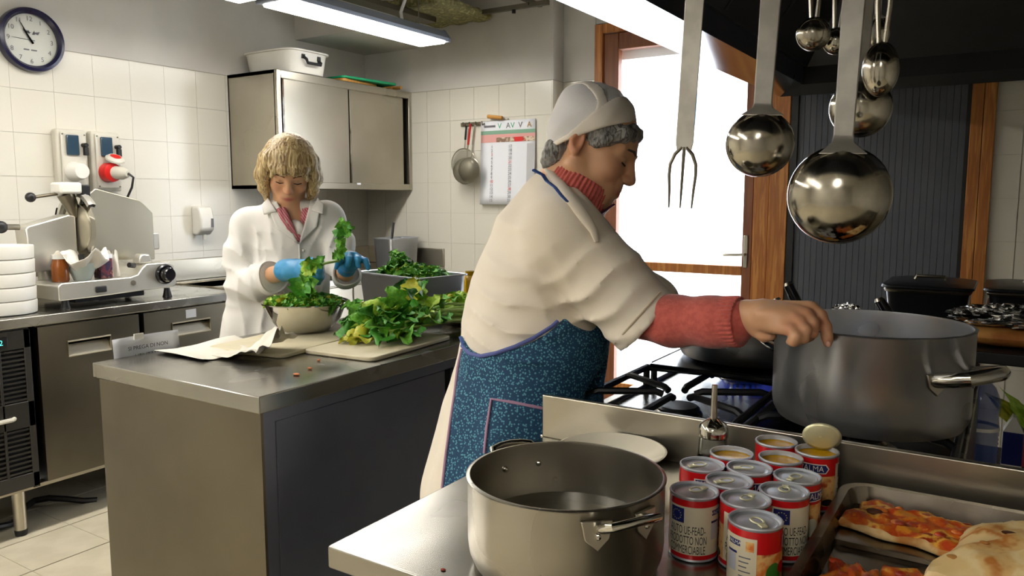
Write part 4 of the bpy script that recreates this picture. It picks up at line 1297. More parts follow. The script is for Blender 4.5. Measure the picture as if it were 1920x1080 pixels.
t = thing('white_plate', 'deep white ceramic plate leaning at the upstand behind the water pot', 'plate', (-.56, 1.195, .9))
mat('ceramic', '#e6e0cc', .12)
obj('dish', MB().lathe([(0, .004), (.05, .004), (.052, 0), (.055, .002), (.062, .012), (.094, .034), (.096, .037), (.093, .0375), (.06, .018), (.05, .0105), (0, .009)], c=(-.56, 1.193, .9005), n=56), 'ceramic', t)

t = thing('sugar_shaker', 'glass shaker with steel lid and tall spout by the cans', 'shaker', (-.39, 1.225, .9))
SC = (-.392, 1.228, .9005)
obj('jar', MB().lathe([(0, .003), (.024, .003), (.026, .006), (.0255, .03), (.023, .07), (.021, .085), (.018, .085), (.019, .07), (.022, .03), (.022, .01), (0, .009)], c=SC, n=32), 'glass', t)
obj('sugar', MB().lathe([(0, .0095), (.021, .0095), (.021, .05), (0, .052)], c=SC, n=24), 'ceramic', t)
obj('lid', MB().lathe([(.0225, .078), (.0245, .08), (.0245, .092), (.021, .1), (.012, .106), (.006, .11), (0, .11)], c=SC, n=32), 'steel_polished', t)
obj('spout', MB().tube([(SC[0], SC[1], SC[2] + .105), (SC[0], SC[1], SC[2] + .165)], [.0058, .0045], 12), 'steel', t)

# ---------------------------------------------------------------- food cans
CR, CH = .0312, .087
mat('can_red', '#c8141a', .28)
mat('can_cream', '#d9ceb2', .4)
mat('can_blue', '#1a2465', .35)
mat('can_lid', '#c6cad2', .36, .7)
mat('can_gold', '#dcd8b0', .36, .5)
mat('can_orange', '#d8702a', .35, var=['#e8b872', '#b8481c'], vscale=45)
mat('can_tomato', '#b8160f', .3)
mat('can_leafgreen', '#3d7a2a', .4)
mat('can_soup', '#dca915', .25, var='#c8940f', vscale=30)
mat('can_white', '#ece8dc', .4)
mat('can_star', '#c9c08a', .4)
mat('can_dark', '#241a18', .4)


def cyl_patch(a0, a1, z0, z1, lift=.0004, n=10, r=CR):
    return MB().surf(lambda u, v: ((r + lift) * math.cos(a0 + (a1 - a0) * u), (r + lift) * math.sin(a0 + (a1 - a0) * u), z0 + (z1 - z0) * v), n, 2)


def cyl_text(s, size, ac, zc, sx=1.0, lift=.0011, sy=1.0):
    """lettering wrapped on the can; text runs to the right as seen from outside"""
    V, F = text_mesh(s, size, 0, 'CENTER', sx)
    return MB().add([((CR + lift) * math.cos(ac + p[0] / CR), (CR + lift) * math.sin(ac + p[0] / CR), zc + p[1] * sy) for p in V], F)


def cyl_poly(pts, ac, zc, lift):
    xs = np.unique(np.concatenate([np.linspace(min(p[0] for p in pts), max(p[0] for p in pts), 12), [p[0] for p in pts]]))
    V, n = [], len(pts)
    for x in xs:
        zs = []
        for i in range(n):
            (x0, z0), (x1, z1) = pts[i], pts[(i + 1) % n]
            if min(x0, x1) - 1e-9 <= x <= max(x0, x1) + 1e-9:
                zs += [z0 + (z1 - z0) * (x - x0) / (x1 - x0)] if abs(x1 - x0) > 1e-9 else [z0, z1]
        for z in (min(zs), max(zs)):
            V.append(((CR + lift) * math.cos(ac + x / CR), (CR + lift) * math.sin(ac + x / CR), zc + z))
    return MB().add(V, [(2 * i, 2 * i + 2, 2 * i + 3, 2 * i + 1) for i in range(len(xs) - 1)])


def disc_poly(r, n=14, sy=1.0): return [(r * math.cos(2 * PI * k / n), r * sy * math.sin(2 * PI * k / n)) for k in range(n)]


def make_can(opened):
    t = thing('food_can', 'x', 'can', (0, 0, 0), 0, 'cans on the near counter')
    obj('tin', MB().lathe([(0, .002), (CR - .003, .002), (CR - .001, 0), (CR + .0008, .0015), (CR, .004), (CR, CH - .004), (CR + .001, CH - .002), (CR + .0005, CH), (CR - .0015, CH), (CR - .002, CH - .004)], n=40), 'can_lid', t)
    lb = obj('label', cyl_patch(0, 2 * PI, .004, CH - .0045, .0003, 41), 'can_red', t)
    pan = obj('panel', cyl_patch(R(150), R(335), .010, CH - .013, .0006, 20), 'can_cream', lb)
    # flag with a ring of stars
    obj('flag', cyl_patch(R(163), R(200), .052, .0715, .0009, 6), 'can_blue', lb)
    for k in range(12):
        a = 2 * PI * k / 12
        obj('flag_star', MB().add([((CR + .0014) * math.cos(R(181.5) + (x + .0062 * math.cos(a)) / CR), (CR + .0014) * math.sin(R(181.5) + (x + .0062 * math.cos(a)) / CR), .0618 + z + .0062 * math.sin(a)) for x, z in disc_poly(.0009, 5)], [(0, 1, 2, 3, 4)]), 'can_star', lb)
    for (s, z) in (('AIUTO UE-FEAD-', .0425), ('PRODOTTO NON', .0293), ('COMMERCIABILE', .0165)):
        obj('lettering', cyl_text(s, .0115, R(206), z, .56, sy=1.35), 'ink', lb)
    # second panel: small logo, table, recycling square
    obj('badge', cyl_patch(R(268), R(300), .062, .069, .0009, 5), 'can_blue', lb)
    obj('lettering', cyl_text('VALMA', .0062, R(284), .0655, 1.0), 'can_white', lb)
    obj('table_head', cyl_patch(R(266), R(292), .052, .055, .0009, 4), 'can_blue', lb)
    mt = MATS.get('can_table') or mat('can_table', '#b9bac4', .5)
    obj('table', cyl_patch(R(266), R(290), .030, .051, .0008, 4), 'can_table', lb)
    obj('recycling_mark', cyl_patch(R(312), R(329), .058, .070, .0009, 4), 'can_orange', lb)
    for k in range(5):
        obj('small_print', cyl_patch(R(297), R(297 + 26 - 4 * (k % 3)), .049 - k * .0058, .0505 - k * .0058, .0009, 4), 'ink_grey', lb)
    # picture side with pennant logo
    obj('picture', cyl_patch(R(-25), R(150), .010, .056, .0006, 20), 'can_orange', lb)
    obj('pictured_greens', cyl_poly(disc_poly(.011, 14, 1.2), R(15), .032, .0009), 'can_leafgreen', lb)
    obj('pictured_tomato', cyl_poly(disc_poly(.0075, 14), R(38), .038, .0012), 'can_tomato', lb)
    obj('pictured_bread', cyl_poly(disc_poly(.010, 14, 1.3), R(70), .024, .0012), 'can_cream', lb)
    obj('pictured_olives', cyl_poly(disc_poly(.009, 14, .6), R(125), .016, .0012), 'can_dark', lb)
    obj('pennant_border', cyl_poly([(-.0215, .0072), (.0205, .0072), (.0255, 0), (.0205, -.0072), (-.0215, -.0072), (-.0175, 0)], R(80), .0675, .0010), 'can_white', lb)
    obj('pennant', cyl_poly([(-.0195, .0058), (.0195, .0058), (.0235, 0), (.0195, -.0058), (-.0195, -.0058), (-.0158, 0)], R(80), .0675, .0014), 'can_blue', lb)
    obj('lettering', cyl_text('VALMA', .0125, R(80), .0675, .85, .0019), 'can_white', lb)
    if opened:
        obj('filling', MB().lathe([(0, CH - .008), (CR - .002, CH - .007)], n=32), 'can_soup', t)
    else:
        ld = obj('lid', MB().lathe([(CR - .002, CH - .003), (CR - .004, CH - .0045), (CR - .006, CH - .0035), (CR - .008, CH - .0042), (CR - .011, CH - .0036), (0, CH - .0034)], n=40), 'can_lid', t)
        obj('pull_ring', MB().tube([(.0095 * math.cos(2 * PI * k / 20) + .004, .0068 * math.sin(2 * PI * k / 20), CH - .0008) for k in range(20)], .0016, 6, closed=True, flat=.6), 'can_gold', ld)
        obj('pull_tab', MB().box(.012, .022, -.0045, .0045, CH - .0030, CH - .0006), 'can_gold', ld, bevel=.0008)
    return t


CANS = [  # x, y, picture angle to the room, open, tab turn, label
    (-.329, .963, 222, 0, 'red can nearest the water pot, its cream panel text facing the room'),
    (-.265, .973, 203, 0, 'red can half hidden directly behind the frontmost can'),
    (-.238, .915, 330, 0, 'frontmost red can with cream table panel and tomato picture'),
    (-.300, 1.026, 60, 0, 'red can with blank silver lid in the middle of the left column'),
    (-.350, 1.067, 60, 0, 'red can at the left back below the glass shaker'),
    (-.286, 1.088, 80, 0, 'dark-lidded red can in the centre of the group'),
    (-.224, 1.089, 30, 0, 'red can with pennant logo edge beside the tray, right of the centre can'),
    (-.232, 1.024, 185, 0, 'red can with the blue star flag turned to the room'),
    (-.330, 1.134, 60, 1, 'opened can of yellow soup next to the shaker'),
    (-.267, 1.158, 95, 1, 'opened can of yellow soup in the middle behind the dark-lidded can'),
    (-.282, 1.232, 60, 1, 'opened can of yellow soup farthest back at the upstand'),
    (-.212, 1.222, 92, 1, 'opened can with its lid bent upright at the right back')]
pos = np.array([c[:2] for c in CANS])
for _ in range(200):          # stand the cans side by side without touching
    for i in range(len(pos)):
        for j in range(i):
            d = pos[i] - pos[j]
            n_ = np.linalg.norm(d)
            if n_ < 2 * CR + .003:
                d = d / n_ * (2 * CR + .003 - n_) / 2
                pos[i] += d
                pos[j] -= d
    pos[:, 1] = np.minimum(pos[:, 1], 1.292 - CR - .002)
    pos[:, 0] = np.minimum(pos[:, 0], -.197 - CR)
canA, canB = make_can(False), make_can(True)
usedA = usedB = False
for (x, y), (_, _, ang, op, lb) in zip(pos, CANS):
    view = math.atan2(-y, -x)                 # outward direction towards the room
    rz = view - R(ang)
    M = Matrix.Translation((x, y, .9005)) @ Matrix.Rotation(rz, 4, 'Z')
    src = canB if op else canA
    if (op and not usedB) or (not op and not usedA):
        src.matrix_basis = M
        src['label'] = lb
        PM[src.name] = M
        o = src
        if op: usedB = True
        else: usedA = True
    else:
        o = dup(src, M, lb)
    if 'bent upright' in lb:
        lidM = M @ Matrix.Rotation(-rz, 4, 'Z')
        # lid curled up at the rear right
        uo = np.array([math.cos(view + R(90)), math.sin(view + R(90)), 0])      # across the line of sight
        vo = np.array([-math.cos(view), -math.sin(view), 0])
        cb = np.array([x, y, .9005 + CH + .017]) + uo * .006 + vo * .012

        def lidp(u, v):
            a = 2 * PI * u
            p_, q_ = .0285 * v * math.cos(a), .0225 * v * math.sin(a)
            return cb + uo * p_ + np.array([0, 0, 1.0]) * q_ + vo * (9 * q_ * q_ + 7 * p_ * p_ - .25 * q_)
        bb = MB().surf(lidp, 32, 6, cu=True)
        obj('bent_lid', bb, 'can_gold', o, thick=.0008)

# ---------------------------------------------------------------- tray of pizza
tx0, tx1, ty0, ty1 = -.193, .33, .735, 1.262
t = thing('oven_tray', 'shallow steel oven tray with pizza pieces at the right front', 'tray', ((tx0 + tx1) / 2, 1.0, .9))


def rrect(x0, x1, y0, y1, rad, n=6):
    o = []
    for (cx_, cy_, a0) in ((x1 - rad, y1 - rad, 0), (x0 + rad, y1 - rad, 90), (x0 + rad, y0 + rad, 180), (x1 - rad, y0 + rad, 270)):
        for k in range(n):
            a = R(a0 + 90 * k / (n - 1))
            o.append((cx_ + rad * math.cos(a), cy_ + rad * math.sin(a)))
    return o


def inset_rings(rings, close_first=True, close_last=True):
    n = len(rings[0][0])
    V = [(a, b, z) for ring, z in rings for a, b in ring]
    F = [(i * n + k, i * n + (k + 1) % n, (i + 1) * n + (k + 1) % n, (i + 1) * n + k) for i in range(len(rings) - 1) for k in range(n)]
    if close_first: F.append(tuple(range(n)))
    if close_last: F.append(tuple(range((len(rings) - 1) * n, len(rings) * n)))
    return MB().add(V, F)


def rr_i(d, rad): return rrect(tx0 + d, tx1 - d, ty0 + d, ty1 - d, rad)


mat('tray_steel', '#8d857a', .25, 1.0, var='#6d645a', vscale=8, rvar=.1)
obj('tray_body', inset_rings([(rr_i(.024, .025), .9012), (rr_i(.020, .028), .903), (rr_i(.012, .034), .932), (rr_i(.0, .042), .9335), (rr_i(.0, .042), .9355), (rr_i(.0125, .034), .9355), (rr_i(.021, .028), .906), (rr_i(.027, .025), .9045)]), 'tray_steel', t, sharp=50)

mat('crust', '#d2a45e', .7, var=['#b97a35', '#e0bf84'], vscale=18, bump=.4, bscale=60)
mat('crumb_pale', '#ddc393', .8, var='#c9a566', vscale=30, bump=.4, bscale=80)
mat('topping', '#d98a2a', .42, var=['#b8401a', '#c9641f', '#e9b24a', '#a02c10'], vscale=26, bump=.5, bscale=50)
mat('topping_red', '#b83d17', .42, var=['#8f250d', '#d57a2c', '#c24a1a'], vscale=24, bump=.5, bscale=50)
mat('calzone', '#dfc084', .6, var=['#e6cd98', '#dcb676', '#b9742f', '#e2c58c'], vscale=14, bump=.3, bscale=40)
mat('burnt', '#4a2410', .7)
mat('sausage', '#9c3a20', .4)


def pizza(name, lb, quad, h, z0, mtop, seed, lumps=10, cat='pizza', puff=0.0):
    """slab over a ground quad: crust base, thick topping sheet, lumps"""
    t = thing(name, lb, cat, (sum(q[0] for q in quad) / 4, sum(q[1] for q in quad) / 4, z0))
    c = [np.array(q, float) for q in quad]
    r_ = random.Random(seed)
    ph = [r_.uniform(0, 6.28) for _ in range(6)]
    bil = lambda u, v: c[0] * (1 - u) * (1 - v) + c[1] * u * (1 - v) + c[2] * u * v + c[3] * (1 - u) * v

    def edge(u, v): return min(u, 1 - u, v, 1 - v)

    def wob(u, v): return np.array([.004 * math.sin(11 * v + ph[0]), .004 * math.sin(13 * u + ph[1])])

    def top(u, v):
        p = bil(u, v) + wob(u, v)
        e = edge(u, v)
        z = h * (.72 + .28 * min(1, e / .12)) + .003 * math.sin(19 * u + ph[2]) * math.sin(17 * v + ph[3]) + .002 * math.sin(41 * u + ph[4]) * math.sin(37 * v + ph[5])
        z += puff * (math.sin(PI * u) * math.sin(PI * v)) ** .6
        return (p[0], p[1], z0 + z)
    N = 26
    V, F = [], []
    g = lambda i, j: i * N + j
    for i in range(N):
        for j in range(N): V.append(top(i / (N - 1), j / (N - 1)))
    Ft = [(g(i, j), g(i + 1, j), g(i + 1, j + 1), g(i, j + 1)) for i in range(N - 1) for j in range(N - 1)]
    obj('topping' if not puff else 'baked_top', MB().add(V, Ft), mtop, t, sharp=80)
    loop = [(i, 0) for i in range(N)] + [(N - 1, j) for j in range(1, N)] + [(i, N - 1) for i in range(N - 2, -1, -1)] + [(0, j) for j in range(N - 2, 0, -1)]
    m = bil(.5, .5)
    V2, n = [], len(loop)
    for (f, o) in ((1.0, 1.0), (.55, 1.035), (.12, 1.02), (0, .97)):
        for (i, j) in loop:
            p = V[g(i, j)]
            V2.append((m[0] + (p[0] - m[0]) * o, m[1] + (p[1] - m[1]) * o, z0 + .0006 + (p[2] - z0) * f * (.99)))
    F2 = [(r * n + k, r * n + (k + 1) % n, (r + 1) * n + (k + 1) % n, (r + 1) * n + k) for r in range(3) for k in range(n)] + [tuple(range(3 * n, 4 * n))]
    obj('crust', MB().add(V2, F2), 'crust' if not puff else mtop, t, sharp=70)
    for k in range(lumps):
        u, v = r_.uniform(.1, .9), r_.uniform(.1, .9)
        p = top(u, v)
        s = r_.uniform(.004, .009)
        obj('topping_piece', MB().ball((p[0], p[1], p[2]), (s * 1.3, s, .0035 if not puff else .0012), 10, 6), r_.choice(['sausage', 'topping_red', 'topping_red', 'burnt']) if not puff else r_.choice(['burnt', 'crust', 'crust']), t)
    return t


pizza('pizza_slice', 'long pizza slab with orange cheese topping at the back of the tray', [(-.178, 1.118), (-.012, 1.085), (.01, 1.185), (-.15, 1.212)], .017, .9145, 'topping', 4, 12)
pizza('calzone', 'pale folded calzone with browned spots at the right of the tray', [(-.058, 1.0), (.16, 1.0), (.2, 1.2), (-.012, 1.195)], .026, .9145, 'calzone', 11, 9, 'calzone', .022)
pizza('pizza_slice', 'pizza piece with browned vegetables at the front edge of the tray', [(-.128, .905), (.01, .88), (.03, .985), (-.10, 1.03)], .018, .9052, 'topping', 21, 12)
pizza('pizza_slice', 'red-topped pizza piece in the front left corner of the tray', [(-.168, .86), (-.10, .84), (-.105, .99), (-.162, 1.0)], .022, .9052, 'topping_red', 31, 6)
t = thing('serving_plate', 'thin steel plate under the back pizza slab in the tray', 'plate', (-.08, 1.17, .906))
obj('sheet', inset_rings([(rrect(-.182, .03, 1.08, 1.225, .012), .9052), (rrect(-.184, .032, 1.078, 1.227, .012), .9135), (rrect(-.180, .028, 1.082, 1.223, .012), .9140)]), 'tray_steel', t)

# ---------------------------------------------------------------- far right: table with pans and foil
t = thing('back_table', 'dark prep table behind the stove at the right edge', 'table', (.1, 2.95, 0))
obj('top', MB().box(-.36, .8, 2.58, 3.5, .895, .93), 'black', t, bevel=.004)
for (xx, yy) in ((-.33, 2.92), (.74, 2.62), (-.33, 3.46), (.7, 3.46)):
    obj('leg', MB().box(xx - .02, xx + .02, yy - .02, yy + .02, .004, .895), 'steel_dark', t)


def casserole(lb, x, y, w, d, h, m, lidm, z=.9305):
    t = thing('lidded_pan', lb, 'pan', (x, y, z))
    obj('pan_body', inset_rings([(rrect(x - w * .45, x + w * .45, y - d * .45, y + d * .45, .03), z), (rrect(x - w / 2, x + w / 2, y - d / 2, y + d / 2, .035), z + h)]), m, t)
    obj('pan_rim', MB().tube([(a, b, z + h) for a, b in rrect(x - w / 2, x + w / 2, y - d / 2, y + d / 2, .035)], .008, 6, closed=True), 'steel_dark', t)
    l = obj('lid', inset_rings([(rrect(x - w * .56, x + w * .56, y - d * .54, y + d * .54, .04), z + h + .008), (rrect(x - w * .55, x + w * .55, y - d * .53, y + d * .53, .04), z + h + .018), (rrect(x - w * .4, x + w * .4, y - d * .4, y + d * .4, .04), z + h + .026)]), lidm, t, bevel=.002)
    obj('lid_handle', MB().tube([(x - .05, y, z + h + .026), (x - .045, y, z + h + .038), (x + .045, y, z + h + .038), (x + .05, y, z + h + .026)], .006, 8), 'steel_dark', l)
    return t


mat('pan_black', '#191b1f', .3, .5)
casserole('black lidded pan on the dark table, left of the two', -.235, 3.2, .26, .34, .115, 'pan_black', 'pan_black')
c2 = casserole('black lidded pan with a red band at the right picture edge', .10, 3.2, .30, .34, .12, 'pan_black', 'pan_black')
obj('red_band', MB().tube([(a, b, .9305 + .07) for a, b in rrect(.10 - .148, .10 + .148, 3.2 - .168, 3.2 + .168, .035)], .007, 6, closed=True), 'red_plastic', c2)


def foil(name, lb, c, s, seed, cat='foil'):
    r_ = random.Random(seed)
    ph = [(r_.uniform(20, 60), r_.uniform(20, 60), r_.uniform(20, 60), r_.uniform(0, 6)) for _ in range(8)]

    def f(u, v):
        a, b = 2 * PI * u, PI * v
        d = np.array([math.cos(a) * math.sin(b), math.sin(a) * math.sin(b), -math.cos(b)])
        k = 1 + .10 * sum(abs(math.sin(d[0] * p[0] * .28 + d[1] * p[1] * .28 + d[2] * p[2] * .28 + p[3])) - .5 for p in ph)
        q = d * k * np.array(s)
        return (c[0] + q[0], c[1] + q[1], c[2] + max(q[2], -s[2] * .8))
    return tag(obj(name, MB().surf(f, 72, 36, cu=True), 'foil', sharp=14), lb, cat)


mat('bread', '#9a5a22', .7, var='#c08a45', vscale=10)
t = thing('bread_loaf', 'brown bread loaf under foil on the dark table edge', 'bread', (0, 2.7, .93))
obj('loaf', MB().surf(lambda u, v: (.03 + .15 * (v - .5) * 2, 2.70 + .06 * math.cos(2 * PI * u) * (1 - .3 * (2 * v - 1) ** 2), .9605 + .029 * math.sin(2 * PI * u) * (1 - .25 * (2 * v - 1) ** 2)), 18, 12, cu=True).ball((-.12, 2.7, .9605), (.02, .042, .0215)).ball((.18, 2.7, .9605), (.02, .042, .0215)), 'bread', t)
foil('foil_wrap', 'crumpled foil lying over the bread loaf', (.05, 2.72, 1.018), (.17, .075, .032), 4)
foil('foil_ball', 'crumpled foil ball on the dark table left of the bread', (-.155, 2.75, .957), (.05, .05, .028), 6)
foil('foil_packet', 'small round foil packet behind the big pot rim, left', (-.40, 2.5, 1.005), (.045, .045, .04), 7)
foil('foil_packet', 'small flat foil packet behind the big pot rim, right', (-.315, 2.5, .985), (.04, .04, .022), 8)
t = thing('side_shelf', 'steel side shelf behind the stove carrying tools and foil', 'shelf', (-.35, 2.5, .9))
obj('plate', MB().box(-.62, -.2, 2.43, 2.56, .945, .965), 'steel_dark', t, bevel=.003)
for xx in (-.6, -.22):
    obj('leg', MB().box(xx - .012, xx + .012, 2.48, 2.51, .004, .945), 'steel_dark', t)
for (x0, y0, z0, x1, z1, lb) in ((-.50, 2.48, .968, -.57, 1.10, 'thick black tool handle leaning left behind the big pot'), (-.245, 2.48, .968, -.31, 1.07, 'black tool handle leaning behind the middle of the pot rim'),
                                 (-.585, 2.47, .968, -.60, 1.05, 'short dark tool handle just above the hand')):
    t = thing('tool_handle', lb, 'tool', (x0, y0, z0), 0, 'tools behind the pot')
    obj('grip', MB().tube([(x0, y0, z0 + .012), (x0 * .4 + x1 * .6, y0, z0 * .4 + z1 * .6), (x1, y0, z1)], [.018, .017, .015], 12), 'black_gloss', t)
    obj('ferrule', MB().tube([(x1, y0, z1), (x1 - .004, y0, z1 + .008)], [.015, .010], 12), 'steel', t)

# bottle, carton and greens on the shelf below the table
SZ = .575
t = thing('lower_shelf', 'dark shelf board beside the stove below the table', 'shelf', (.3, 2.66, SZ))
obj('board', MB().box(-.11, .7, 2.44, 2.88, SZ - .02, SZ), 'black', t, bevel=.003)
for xx in (-.09, .66):
    obj('foot', MB().box(xx - .01, xx + .01, 2.5, 2.86, .004, SZ - .02), 'steel_dark', t)
mat('bottle_blue', '#39569a', .12, alpha=.55)
bc = (-.042, 2.505, SZ + .0005)
t = thing('water_bottle', 'ribbed translucent blue water bottle right of the big pot', 'bottle', bc)
prof = [(0, .004), (.04, .004), (.046, 0), (.050, .008), (.050, .05)]
for k in range(7): prof += [(.0475, .058 + k * .012), (.0500, .064 + k * .012)]
prof += [(.0495, .16), (.046, .19), (.0500, .215), (.049, .235), (.036, .268), (.018, .288), (.0155, .30)]
obj('bottle_shell', MB().lathe(prof, c=bc, n=36), 'bottle_blue', t, sharp=80)
obj('bottle_cap', MB().lathe([(.017, .296), (.017, .316), (0, .317)], c=bc, n=20), 'can_blue', t)
obj('bottle_label', MB().lathe([(.0508, .150), (.0508, .155), (.0505, .160)], c=bc, n=36), 'can_white', t)
mat('carton_red', '#8a1c22', .5)
t = thing('milk_carton', 'white and navy drink carton at the right edge under the table', 'carton', (.042, 2.6, SZ))
obj('carton_body', MB().box(.017, .067, 2.58, 2.63, SZ + .0005, SZ + .13), 'can_blue', t, bevel=.002)
obj('carton_top', MB().prism([(-.025, 0), (.025, 0), (.004, .045), (-.004, .045)], 2.58, 2.63, O=(.042, 0, SZ + .13)), 'can_white', t)
obj('base_band', MB().box(.0165, .0675, 2.5795, 2.6305, SZ + .0005, SZ + .035), 'can_white', t)
t = thing('leek_bundle', 'yellow-green leek leaves in a red bag at the right edge', 'leeks', (.10, 2.76, SZ))
obj('bag', MB().surf(lambda u, v: (.11 + .085 * math.cos(2 * PI * u) * (1 - .2 * v), 2.76 + .07 * math.sin(2 * PI * u) * (1 - .2 * v), SZ + .0005 + .14 * v + .008 * math.sin(12 * PI * u) * v), 24, 8, cu=True), 'carton_red', t)
for k in range(11):
    add_leaf(t, (.10 + rnd.uniform(-.05, .05), 2.72 + rnd.uniform(-.04, .03), SZ + .12), (rnd.uniform(-1, .8), rnd.uniform(-.6, -.1), .8), (0, -1, .3), rnd.uniform(.12, .18), rnd.choice((2, 3, 2, 0)), .35)
# ---------------------------------------------------------------- organic shapes: distance fields meshed with surface nets
EAX = np.stack([RT, FWH, np.array([0, 0, 1.0])])      # rows: right, ahead, up


def axis(lo, hi, fine, coarse, spans):
    """grid lines, fine inside the given spans and coarse elsewhere"""
    x, out = lo, [lo]
    while x < hi:
        x += fine if any(a - fine <= x <= b for a, b in spans) else coarse
        out.append(x)
    return np.array(out, np.float32)


class Field:
    def __init__(s, org, lo, hi, fine, coarse=None, spans=None):
        s.org = np.asarray(org, float)
        coarse = coarse or fine
        s.ax = [axis(lo[i], hi[i], fine, coarse, spans[i] if spans else [(lo[i], hi[i])]) for i in range(3)]
        s.D = np.full([len(a) for a in s.ax], .5, np.float32)
        s.fine = fine

    def loc(s, p): return EAX @ (np.asarray(p, float) - s.org)

    def box(s, lo, hi):
        sl, g = [], []
        for i in range(3):
            a = max(int(np.searchsorted(s.ax[i], lo[i])) - 2, 0)
            b = min(int(np.searchsorted(s.ax[i], hi[i])) + 2, len(s.ax[i]))
            if b <= a: return None
            sl.append(slice(a, b))
            g.append(s.ax[i][a:b])
        return tuple(sl), np.meshgrid(*g, indexing='ij', sparse=True)

    def mix(s, sl, d, k, sub=False):
        D = s.D[sl]
        if sub:
            h = np.clip(.5 - .5 * (D + d) / k, 0, 1)
            s.D[sl] = D * (1 - h) + (-d) * h + k * h * (1 - h)
        else:
            h = np.clip(.5 + .5 * (D - d) / k, 0, 1)
            s.D[sl] = D * (1 - h) + d * h - k * h * (1 - h)

    def cone(s, a, b, ra, rb, k=.02, sub=False, world=True):
        a, b = (s.loc(a), s.loc(b)) if world else (np.asarray(a, float), np.asarray(b, float))
        m = max(ra, rb) + k + .02
        q = s.box(np.minimum(a, b) - m, np.maximum(a, b) + m)
        if q is None: return s
        sl, (X, Y, Z) = q
        v = b - a
        t = np.clip(((X - a[0]) * v[0] + (Y - a[1]) * v[1] + (Z - a[2]) * v[2]) / max(v @ v, 1e-9), 0, 1)
        d = np.sqrt((X - a[0] - t * v[0]) ** 2 + (Y - a[1] - t * v[1]) ** 2 + (Z - a[2] - t * v[2]) ** 2) - (ra + (rb - ra) * t)
        s.mix(sl, d.astype(np.float32), k, sub)
        return s

    def ell(s, c, r, k=.02, rot=None, sub=False):
        """ellipsoid; rot rows = its axes in world space (default right, ahead, up)"""
        c = s.loc(c)
        A = np.eye(3) if rot is None else np.asarray(rot) @ EAX.T
        m = max(r) + k + .02
        q = s.box(c - m, c + m)
        if q is None: return s
        sl, (X, Y, Z) = q
        P = [A[i, 0] * (X - c[0]) + A[i, 1] * (Y - c[1]) + A[i, 2] * (Z - c[2]) for i in range(3)]
        k0 = np.sqrt(sum((P[i] / r[i]) ** 2 for i in range(3)))
        k1 = np.sqrt(sum((P[i] / r[i] ** 2) ** 2 for i in range(3))) + 1e-6
        s.mix(sl, (k0 * (k0 - 1) / k1).astype(np.float32), k, sub)
        return s

    def chain(s, pts, rs, k=.02, sub=False):
        for i in range(len(pts) - 1): s.cone(pts[i], pts[i + 1], rs[i], rs[i + 1], k, sub)
        return s

    def plane(s, p, n, k=.004):
        """keep the side the normal n points away from"""
        p = s.loc(p)
        n = EAX @ np.asarray(n, float)
        n /= np.linalg.norm(n)
        X, Y, Z = np.meshgrid(*s.ax, indexing='ij', sparse=True)
        s.D = np.maximum(s.D, ((X - p[0]) * n[0] + (Y - p[1]) * n[1] + (Z - p[2]) * n[2]).astype(np.float32))
        return s

    def grid(s): return np.meshgrid(*s.ax, indexing='ij', sparse=True)

    def val(s, P):
        """trilinear sample at world points"""
        L = (np.atleast_2d(P) - s.org) @ EAX.T
        idx, fr = [], []
        for i in range(3):
            j = np.clip(np.searchsorted(s.ax[i], L[:, i]) - 1, 0, len(s.ax[i]) - 2)
            idx.append(j)
            fr.append(np.clip((L[:, i] - s.ax[i][j]) / (s.ax[i][j + 1] - s.ax[i][j]), 0, 1))
        o = 0
        for a in (0, 1):
            for b in (0, 1):
                for c in (0, 1):
                    w = (fr[0] if a else 1 - fr[0]) * (fr[1] if b else 1 - fr[1]) * (fr[2] if c else 1 - fr[2])
                    o = o + w * s.D[idx[0] + a, idx[1] + b, idx[2] + c]
        return o

    def hit(s, p, d, off=0.0, far=.8):
        """first surface point from p along d, lifted by off"""
        d = np.asarray(d, float)
        d = d / np.linalg.norm(d)
        t = np.linspace(0, far, 500)
        v = s.val(np.asarray(p, float)[None] + t[:, None] * d)
        i = np.argmax(v < off)
        if v[i] >= off: return np.asarray(p) + d * far * .5
        return np.asarray(p) + d * t[i]

    def nets(s):
        D, n = s.D, s.D.shape
        neg = D < 0
        cnt = np.zeros([k - 1 for k in n], np.int8)
        for a in (0, 1):
            for b in (0, 1):
                for c in (0, 1):
                    cnt += neg[a:n[0] - 1 + a, b:n[1] - 1 + b, c:n[2] - 1 + c]
        I = np.argwhere((cnt > 0) & (cnt < 8))
        idx = np.full(cnt.shape, -1, np.int32)
        idx[tuple(I.T)] = np.arange(len(I))
        cor = [(a, b, c) for a in (0, 1) for b in (0, 1) for c in (0, 1)]
        val, pos = {}, {}
        for q in cor:
            J = I + q
            val[q] = D[tuple(J.T)]
            pos[q] = np.stack([s.ax[i][J[:, i]] for i in range(3)], 1)
        acc, num = np.zeros((len(I), 3)), np.zeros(len(I))
        for q in cor:
            for i in range(3):
                if q[i] == 0:
                    w = tuple(1 if k == i else q[k] for k in range(3))
                    m = (val[q] < 0) != (val[w] < 0)
                    t = np.where(m, val[q] / np.where(m, val[q] - val[w], 1), 0)[:, None]
                    acc += np.where(m[:, None], pos[q] + t * (pos[w] - pos[q]), 0)
                    num += m
        V = acc / num[:, None]
        F = []
